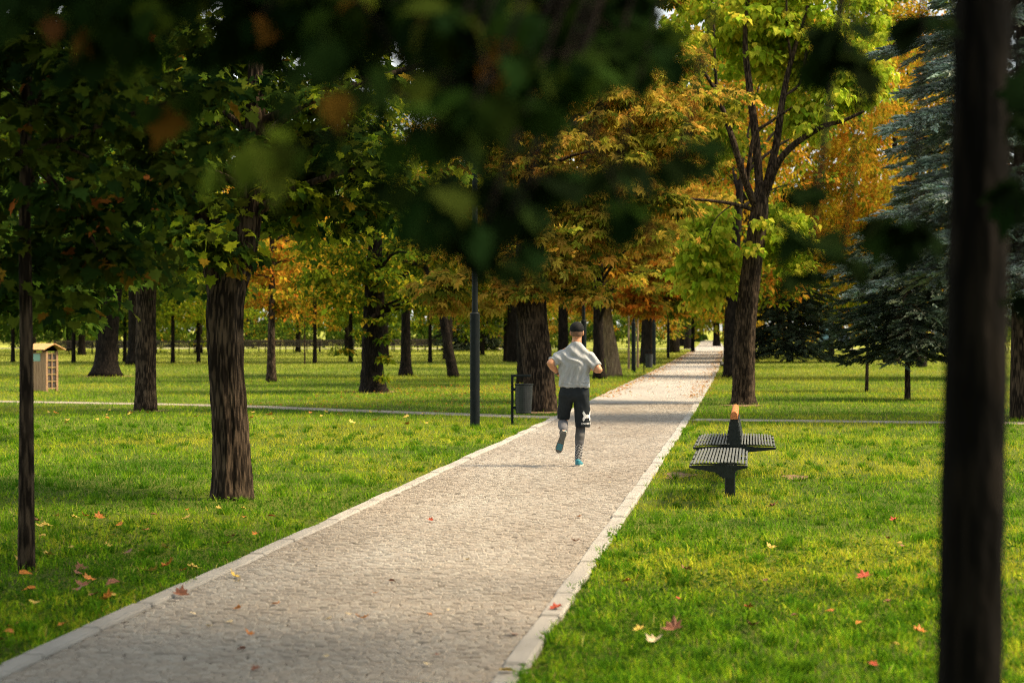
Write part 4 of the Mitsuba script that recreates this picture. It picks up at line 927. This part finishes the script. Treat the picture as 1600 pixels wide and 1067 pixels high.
# print on the right leg of the shorts, wrapped round it
def wrap(mesh, z0, a0, lift=.006):
    v, f = tm(mesh); t = trimesh.Trimesh(v, f, process=False)
    t = t.subdivide()
    v = np.array(t.vertices)
    zz_ = z0 + v[:, 1]
    u = np.clip((zz_ - .47) / (.66 - .47), 0, 1.6)
    cx, cy, r_ = .052, .035, .095
    a = a0 + v[:, 0] / r_
    sa = np.arctan2(SHO[:, 0] - cx, -(SHO[:, 1] - cy)); sr = np.hypot(SHO[:, 0] - cx, SHO[:, 1] - cy)
    d2 = ((a[:, None] - sa[None]) * r_) ** 2 + (zz_[:, None] - SHO[None, :, 2]) ** 2
    wgt = np.exp(-d2 / (2 * .012 ** 2)); rr = (wgt * sr[None]).sum(1) / np.maximum(wgt.sum(1), 1e-9) + .0065 + v[:, 2]
    return np.stack([cx + rr * np.sin(a), cy - rr * np.cos(a), zz_], 1), np.array(t.faces)
part(k, 'lettering', at_r(wrap(meshkit.text_mesh('UNDER ARMOUR', .024, .0015, True), .530, -.10)), 'white_print', label='white lettering on the right leg of the shorts')
def ring_arc(cx, cy, rx, ry, th, a0, a1, n=20):
    t = np.linspace(a0, a1, n); s = np.sin(np.linspace(0, np.pi, n)) ** .6 * th + .004
    o = [(cx + (rx + w_) * math.cos(q), cy + (ry + w_) * math.sin(q)) for q, w_ in zip(t, s)]
    i = [(cx + (rx - w_) * math.cos(q), cy + (ry - w_) * math.sin(q)) for q, w_ in zip(t, s)]
    return sg.Polygon(o + i[::-1]).buffer(0)
emb = ring_arc(.062, .118, .042, .060, .014, math.pi - .1, 2 * math.pi + .1).union(ring_arc(.062, .006, .042, .060, .014, -.1, math.pi + .1))
em = join([tm(trimesh.creation.extrude_polygon(g_, .0015, engine='earcut')) for g_ in getattr(emb, 'geoms', [emb])])
part(k, 'emblem', at_r(wrap(trimesh.Trimesh(em[0] * [1.12, 1.0, 1], em[1], process=False), .572, -.02)), 'white_print', label='white emblem of two crossing curves on the shorts')
# cap, worn with the fastening at the back
cap = ell((-.014, .026, 1.700), (.091, .110, .100)).trim_by_plane([0, -.22, 1.0], 1.648)
cap = cap - ell((-.014, -.078, 1.668), (.022, .03, .012))
part(k, 'cap', at_r(smoothed(cap, .009, 4)), 'cap_cloth', smooth=True)
m = ell((-.014, .150, 1.690), (.070, .075, .010)) - ell((-.014, .03, 1.66), (.08, .09, .10))
part(k, 'cap_peak', at_r(tm(m)), 'cap_cloth', smooth=40)
# legs: tights, socks
def shell(js, cut=None):
    m_ = chain(js)
    for nrm, off in (cut or []): m_ = m_.trim_by_plane(nrm, off)
    return m_
kr, ar = np.array(KR), np.array(AR)
cb = kr * .7 + ar * .3 + [0, -.02, 0]
jr = [(kr + [0, 0, .05], .062), (kr, .058), (cb, .0605), (ar * .62 + kr * .38, .0475), (ar, .041), (ar + [0, 0, -.03], .040)]
part(k, 'tights', at_r(smoothed(shell(jr, [([0, 0, 1.0], .325)]), .012, 4)), 'tights_cloth', smooth=True)
jr2 = [(p, r_ + .0025) for p, r_ in jr]
part(k, 'sock', at_r(smoothed(shell(jr2, [([0, 0, -1.0], -.335), ([0, 0, 1.0], .285)]), .012, 2)), 'sock_plain', smooth=True)
part(k, 'sock', at_r(smoothed(shell([(p, r_ + .0018) for p, r_ in jr], [([0, 0, -1.0], -.29), ([0, 0, 1.0], .085)]), .012, 2)), 'sock_pattern', smooth=True)
kl, al = np.array(KL), np.array(AL)
cbl = kl * .7 + al * .3 + [0, -.01, -.02]
part(k, 'sock', at_r(smoothed(shell([(kl, .060), (cbl, .064), (al * .62 + kl * .38, .054), (al, .049), (al + fd * .03, .049)]), .012, 3)), 'sock_plain', smooth=True)
# shoes: sole outline extruded, upper hulled
def shoe(origin, d, n_, s, nm):
    """origin = heel end of the sole, d along it, n_ out of the top, s across"""
    def fr(v): return origin + v[:, :1] * d + v[:, 1:2] * s + v[:, 2:3] * n_
    out = sg.Polygon([(x, y) for x, y in ((0, -.026), (.03, -.036), (.09, -.032), (.16, -.040), (.215, -.043), (.26, -.030), (.278, -.004), (.268, .026), (.225, .040), (.16, .036), (.09, .029), (.03, .034), (0, .025))]).buffer(.006)
    def ext(g_, z0, z1):
        m_ = trimesh.creation.extrude_polygon(g_, z1 - z0, engine='earcut'); v_ = np.array(m_.vertices); v_[:, 2] += z0
        return v_, np.array(m_.faces)
    flip = np.dot(np.cross(d, s), n_) < 0
    def P(name, m_, b, **kw):
        v_, f_ = m_; part(sk, name, at_r((fr(np.asarray(v_)), f_[:, ::-1] if flip else f_)), b, **kw)
    up_ = m3.Manifold.batch_hull([ell((.035, 0, .05), (.042, .035, .035)), ell((.03, 0, .085), (.034, .032, .02)), ell((.10, 0, .06), (.04, .034, .035))]) + m3.Manifold.batch_hull([ell((.10, 0, .055), (.04, .034, .04)), ell((.19, 0, .035), (.04, .041, .026)), ell((.235, 0, .032), (.04, .034, .018))])
    sk = part(k, 'shoe', at_r((lambda q: (fr(q[0]), q[1][:, ::-1] if flip else q[1]))(smoothed(up_.trim_by_plane([0, 0, 1.0], .020), .010, 4))), 'shoe_teal', smooth=True, label=nm)
    P('midsole', ext(out, .009, .032), 'shoe_mid')
    lugs = [ext(out.buffer(-.002), 0.004, .010)]
    for x in np.arange(.012, .27, .024):
        g_ = out.buffer(-.004).intersection(sg.box(x, -.06, x + .015, .06))
        if not g_.is_empty:
            for q in getattr(g_, 'geoms', [g_]):
                lugs.append(ext(q, -.002, .0045))
    P('outsole', join(lugs), 'shoe_sole')
    P('tread_patch', join([ext(out.buffer(-.011).intersection(sg.box(x, -.06, x + .02, .06)), -.004, .002) for x in (.160, .188, .216)]), 'shoe_teal')
    for i in range(4):
        x = .10 + .022 * i; h = .094 - .0125 * i
        q = spline([(x, -.034, h - .030), (x, -.016, h - .002), (x, 0, h + .003), (x, .016, h - .002), (x, .034, h - .030)], 9)
        P('lace', tube(q, .0032, 6), 'white_print')
shoe(np.array([.004, -.115, .003]), norm(np.array([.09, 1, .0])), np.array([0, 0, 1.0]), norm(np.array([1, -.09, 0])), 'planted right running shoe, teal with a pale midsole')
shoe(heel - fd * .005, fd, fn, fs, 'raised left running shoe showing its dark sole')
# watch on the left wrist
w_ = np.array(WL); d_ = norm(np.array(WL) - np.array(EL))
m = trimesh.creation.cylinder(.034, .028, sections=24); R_ = trimesh.geometry.align_vectors([0, 0, 1], d_)[:3, :3]
part(k, 'watch', at_r((np.array(m.vertices) @ R_.T + w_ - d_ * .022, np.array(m.faces))), 'watch_black', smooth=40)
# ------------------------------------------------------------------ grass and fallen leaves
rg = np.random.default_rng(404)
def seg_dist(P, pts):
    p = spline(np.array(pts), 30)[:, :2]
    d = np.full(len(P), 9.0)
    for a, b in zip(p[:-1], p[1:]):
        ab = b - a; t = np.clip(((P - a) @ ab) / (ab @ ab), 0, 1)
        d = np.minimum(d, np.linalg.norm(P - a - t[:, None] * ab, axis=1))
    return d
def on_lawn(P, w, over=0.0):
    x = P[:, 0] - drift(P[:, 1])
    edge = .10 * (meshkit.noise(np.stack([P[:, 1] * 2.2, 0 * x, x * 0 + 4], 1)) - .35) + over
    ok = (x < PX0 - KW + edge * .8) | (x > PX1 + KW - edge)
    ok &= seg_dist(P, CROSS[0]) > .56 - .1 * rg.random(len(P)); ok &= seg_dist(P, CROSS[1]) > .46 - .1 * rg.random(len(P))
    for c, rx, ry in DIRT:
        ok &= ((P[:, 0] - c[0]) / rx) ** 2 + ((P[:, 1] - c[1]) / (ry * 1.7)) ** 2 > rg.uniform(.15, 1.0, len(P))
    return ok & ((P[:, 1] < 182) | (P[:, 1] > 192))
GP, GD = [], []
for za, zb in ((9.2, 11), (11, 13), (13, 16), (16, 20), (20, 26), (26, 34), (34, 44), (44, 58), (58, 76), (76, 100), (100, 135), (135, 182)):
    zm = (za * zb) ** .5; w = .0042 + .00021 * zm; h = .05 + .0004 * zm
    rho = 2.6 * (CAMZ / zm) / (w * h / 2)
    hw = .245 * zb + .35
    n = int(rho * 2 * hw * (zb - za))
    z = rg.uniform(za, zb, n); l = rg.uniform(-hw, hw, n)
    P = np.stack([z * FW[0] + l * RT[0], z * FW[1] + l * RT[1]], 1)
    P = P[on_lawn(P, w)]
    GP.append(P)
GP = np.vstack(GP)
nt = 900
zt = 9.6 + 28 * rg.random(nt) ** 1.4; lt = rg.uniform(-1, 1, nt) * (.245 * zt + .2)
TC = np.stack([zt * FW[0] + lt * RT[0], zt * FW[1] + lt * RT[1]], 1)
TP = (np.repeat(TC, 44, 0) + rg.normal(0, 1, (nt * 44, 2)) * np.repeat(rg.uniform(.02, .06, nt), 44)[:, None])
TP = TP[on_lawn(TP, 0)]
nbase = len(GP)
GP = np.vstack([GP, TP])
N = len(GP)
dist = GP @ FW[:2]
q = np.stack([GP[:, 0], GP[:, 1], 0 * dist], 1)
n1, n2, n3 = meshkit.fbm(q * .55, 3, 1), meshkit.fbm(q * [2.6, 2.6, 1], 2, 2), meshkit.fbm(q * [.16, .16, 1], 2, 9)
n4 = meshkit.noise(q * [8.5, 8.5, 1], 31) * .6 + meshkit.noise(q * [19, 19, 1], 37) * .4
hh = (.030 + .00035 * dist) * (.35 + 1.7 * np.clip(n2 * .9 + n4 * 1.5 - .75, 0, 1.3)) * rg.uniform(.6, 1.35, N)
ww = (.0042 + .00021 * dist) * rg.uniform(.7, 1.3, N)
tuft = np.arange(N) >= nbase
hh = np.where(tuft, hh * .6 + .075 * rg.uniform(.5, 1, N), hh); ww = np.where(tuft, ww * 1.25, ww)
a = rg.uniform(0, 2 * np.pi, N); lean = hh * rg.uniform(.1, 1.0, N); b = rg.uniform(0, 2 * np.pi, N)
base = np.stack([GP[:, 0], GP[:, 1], 0 * a - .003], 1)
sd = np.stack([np.cos(a) * ww / 2, np.sin(a) * ww / 2, 0 * a], 1)
ln = np.stack([np.cos(b) * lean, np.sin(b) * lean, 0 * a], 1)
GC = np.array([(.13, .28, .011), (.22, .39, .015), (.33, .45, .02), (.44, .45, .035), (.44, .38, .11), (.065, .17, .011)])
tt = np.clip(.5 + (n1 - .5) * 1.6 + (n3 - .5) * 1.3 + .9 * (n4 - .5) - .10 * (dist < 24) + rg.normal(0, .22, N), 0, 1)
right = GP[:, 0] > -1
ci = np.where(tt < .22, 5, np.where(tt < .45, 0, np.where(tt < .68, 1, np.where(tt < .91, 2, 3))))
ci = np.where(rg.random(N) < .035, 4, ci)
ci = np.where(tuft, np.where(rg.random(N) < .5, 5, 0), ci)
col = GC[ci] * (.55 + .9 * n4)[:, None] * np.exp(rg.normal(0, .18, (N, 1))) * np.exp(rg.normal(0, .05, (N, 3)))
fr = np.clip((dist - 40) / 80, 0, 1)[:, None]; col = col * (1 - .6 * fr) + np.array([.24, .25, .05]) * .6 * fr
near = dist < 17
up = lambda k: np.stack([0 * a, 0 * a, hh * k], 1)
tip = base + ln + up(.92)
va = np.stack([base - sd, base + sd, tip], 1)[~near]
m0, m1 = base + ln * .35 + up(.62) - sd * .8, base + ln * .35 + up(.62) + sd * .8
vb = np.stack([base - sd, base + sd, m0, m1, tip], 1)[near]
fa = np.arange(len(va) * 3).reshape(-1, 3)
fb = (np.array([(0, 1, 3), (0, 3, 2), (2, 3, 4)])[None] + (np.arange(len(vb)) * 5)[:, None, None]).reshape(-1, 3)
va_, vb_ = va.reshape(-1, 3), vb.reshape(-1, 3)
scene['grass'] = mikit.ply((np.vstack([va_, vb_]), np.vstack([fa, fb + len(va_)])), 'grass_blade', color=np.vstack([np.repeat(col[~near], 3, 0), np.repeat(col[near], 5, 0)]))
labels['grass'] = {'label': 'short green lawn grass on both sides of the path', 'category': 'grass', 'kind': 'stuff'}
# clover and small weeds among the near grass
n = 70000
z = 9.5 + 26 * rg.random(n) ** 1.5; l = rg.uniform(-1, 1, n) * (.245 * z + .2)
P = np.stack([z * FW[0] + l * RT[0], z * FW[1] + l * RT[1]], 1)
P = P[on_lawn(P, 0)]
P = P[meshkit.fbm(np.stack([P[:, 0] * .8, P[:, 1] * .8, 0 * P[:, 0]], 1), 3, 21) > rg.uniform(.30, .58, len(P))]
n = len(P)
pp = np.stack([P[:, 0], P[:, 1], rg.uniform(.012, .05, n)], 1)
ax = norm(np.stack([rg.normal(size=n), rg.normal(size=n), rg.normal(.1, .25, n)], 1))
v, f, c = leaves('quad', pp, ax, np.array([0, 0, 1.]) + rg.normal(0, .35, (n, 3)), rg.uniform(.018, .05, n), palette([(.06, .14, .012), (.09, .18, .015), (.14, .22, .02), (.04, .10, .012)], (3, 3, 2, 2), rg, n))
scene['clover'] = mikit.ply((v, f), 'grass_blade', color=c)
labels['clover'] = {'label': 'clover and small weeds mixed into the near lawn', 'category': 'clover', 'kind': 'stuff'}

# fallen leaves one can tell apart
def leaf_mesh(kind, size, curl, r):
    tv, tf = TEMPL[kind]
    v = tv * size
    v = v + np.stack([0 * v[:, 0], 0 * v[:, 0], curl * size * ((v[:, 0] / size - .4) ** 2 + 1.4 * (v[:, 1] / size) ** 2)], 1)
    u = v + [0, 0, -.0012]
    e = trimesh.Trimesh(v, tf, process=False)
    edges = e.edges[trimesh.grouping.group_rows(e.edges_sorted, require_count=1)]
    nn = len(v)
    side = [(a, b, b + nn) for a, b in edges] + [(a, b + nn, a + nn) for a, b in edges]
    return np.vstack([v, u]), np.vstack([tf, tf[:, ::-1] + nn, np.array(side)])
LC = {'orange': (.55, .20, .035), 'yellow': (.60, .42, .08), 'brown': (.22, .09, .05), 'red': (.40, .07, .03), 'pale': (.62, .50, .30)}
for k_, c_ in LC.items():
    scene[f'fallen_{k_}'] = {'type': 'twosided', 'bsdf': {'type': 'principled', 'base_color': mikit.proc((lambda cc: lambda p, n, uv: mix(tuple(np.array(cc) * .65), tuple(np.array(cc) * 1.2), fbm(p.x * 60, p.y * 60, p.z * 60, 2)))(c_)), 'roughness': .6, 'specular': .3}}
LV = {(c_, i): mikit.ply(leaf_mesh('maple' if i % 3 else 'heart', 1.0, (.35, .55, .8)[i % 3], rg), f'fallen_{c_}') for c_ in LC for i in range(3)}
def drop(px, py, colour, size, label, group=None, z=.03):
    g = W(px, py)
    k = thing('fallen_leaf', label, 'leaf', group)
    i = int(rg.integers(3))
    scene[k] = {**LV[(colour, i)], 'to_world': T().translate([g[0], g[1], z]).rotate([0, 0, 1], rg.uniform(0, 360)).rotate([1, 0, 0], rg.normal(0, 14)).scale(size)}
drop(1358, 912, 'red', .11, 'dark red fallen leaf on the right lawn beside the near trunk', z=.05)
drop(1062, 996, 'brown', .11, 'brown curled leaf with a dark hollow on the near right lawn', z=.05)
drop(876, 961, 'red', .09, 'red-brown leaf lying on the right kerb', z=.045)
drop(800, 1000, 'brown', .08, 'brown leaf on the path beside the right kerb')
drop(1025, 1015, 'pale', .09, 'pale cream leaf in the near right grass', z=.05)
drop(1430, 1000, 'orange', .07, 'small orange leaf in the grass left of the near trunk', z=.05)
drop(900, 852, 'brown', .07, 'small dark leaf alone on the path beside the right kerb')
drop(565, 975, 'orange', .075, 'orange leaf alone in the middle of the near path')
drop(304, 968, 'pale', .085, 'pale yellow leaf on the path near the left kerb')
drop(670, 818, 'red', .06, 'reddish leaf on the left half of the path before the runner')
drop(908, 812, 'orange', .05, 'tiny orange leaf on the path ahead of the runner')
drop(362, 908, 'yellow', .085, 'yellow leaf on the path touching the left kerb')
drop(275, 938, 'brown', .10, 'dark brown leaf caught on the left kerb', z=.045)
drop(188, 922, 'brown', .13, 'large brown curled leaf in the shaded left grass', z=.05)
drop(232, 904, 'yellow', .11, 'large yellow leaf in the shaded left grass', z=.05)
drop(266, 894, 'orange', .10, 'bright orange leaf in the shaded left grass near the kerb', z=.05)
drop(418, 815, 'red', .08, 'red-orange leaf in the grass right of the forked trunk', z=.05)
drop(780, 1063, 'yellow', .09, 'yellow leaf at the near end of the right kerb', z=.045)
def scatter(n, gen, colours, smin, smax, label, group, z):
    for _ in range(n):
        px, py = gen()
        drop(px, py, colours[int(rg.integers(len(colours)))], rg.uniform(smin, smax), label, group, z)
def g_left():
    while True:
        px, py = rg.uniform(0, 560), rg.uniform(795, 1040)
        if px < 1176 - 3.85 * (py - HOR) / 1.7: return px, py
def g_right():
    while True:
        px, py = rg.uniform(880, 1440), rg.uniform(790, 1060)
        if px > 1176 - .95 * (py - HOR) / 1.7: return px, py
def g_side():
    return rg.uniform(60, 700), rg.uniform(644, 668)
def g_path():
    y = rg.uniform(640, 1060); s = (y - HOR) / 1.7
    return 1176 - rg.uniform(1.35, 3.5) * s, y
scatter(46, g_left, ['orange', 'yellow', 'brown', 'orange', 'yellow'], .055, .10, 'small autumn leaf in the shaded grass left of the near path', 'fallen leaves in the shaded left grass', .045)
scatter(22, g_right, ['orange', 'brown', 'red', 'yellow'], .05, .085, 'small autumn leaf in the sunny grass right of the path', 'fallen leaves in the right grass', .045)
scatter(34, g_side, ['yellow', 'orange', 'yellow'], .07, .13, 'yellow or orange leaf in the grass by the left side path', 'fallen leaves by the left side path', .05)
scatter(26, g_path, ['brown', 'orange', 'brown', 'pale'], .03, .06, 'small dry leaf on the stone path', 'dry leaves on the path', .026)
# drifts of leaves along the far edges of the path
n = 3600
y = 52 + 115 * rg.random(n) ** 1.2
sdx = rg.random(n) < .55
x = np.where(sdx, PX0 - .05 + np.abs(rg.normal(0, .22, n)) * np.where(rg.random(n) < .7, 1, -1), PX1 + .05 - np.abs(rg.normal(0, .22, n)) * np.where(rg.random(n) < .7, 1, -1)) + drift(y)
mid = rg.random(n) < .10
x = np.where(mid, rg.uniform(PX0, PX1, n) + drift(y), x)
P = np.stack([x, y, 0 * y + .045], 1)
P = np.vstack([P, np.stack([rg.uniform(-11, -4.5, 900), rg.uniform(44, 62, 900), 0 * np.ones(900) + .06], 1)])
n = len(P)
v, f, c = leaves('quad', P, norm(np.stack([rg.normal(size=n), rg.normal(size=n), rg.normal(0, .15, n)], 1)), np.array([0, 0, 1.]) + rg.normal(0, .3, (n, 3)), rg.uniform(.04, .09, n), palette([(.45, .17, .03), (.38, .24, .05), (.25, .11, .04), (.50, .30, .06)], (3, 2, 2, 2), rg, n))
scene['leaf_litter'] = mikit.ply((v, f), 'leaf', color=c)
labels['leaf_litter'] = {'label': 'orange leaf litter gathered along the far edges of the path', 'category': 'leaf litter', 'kind': 'stuff'}
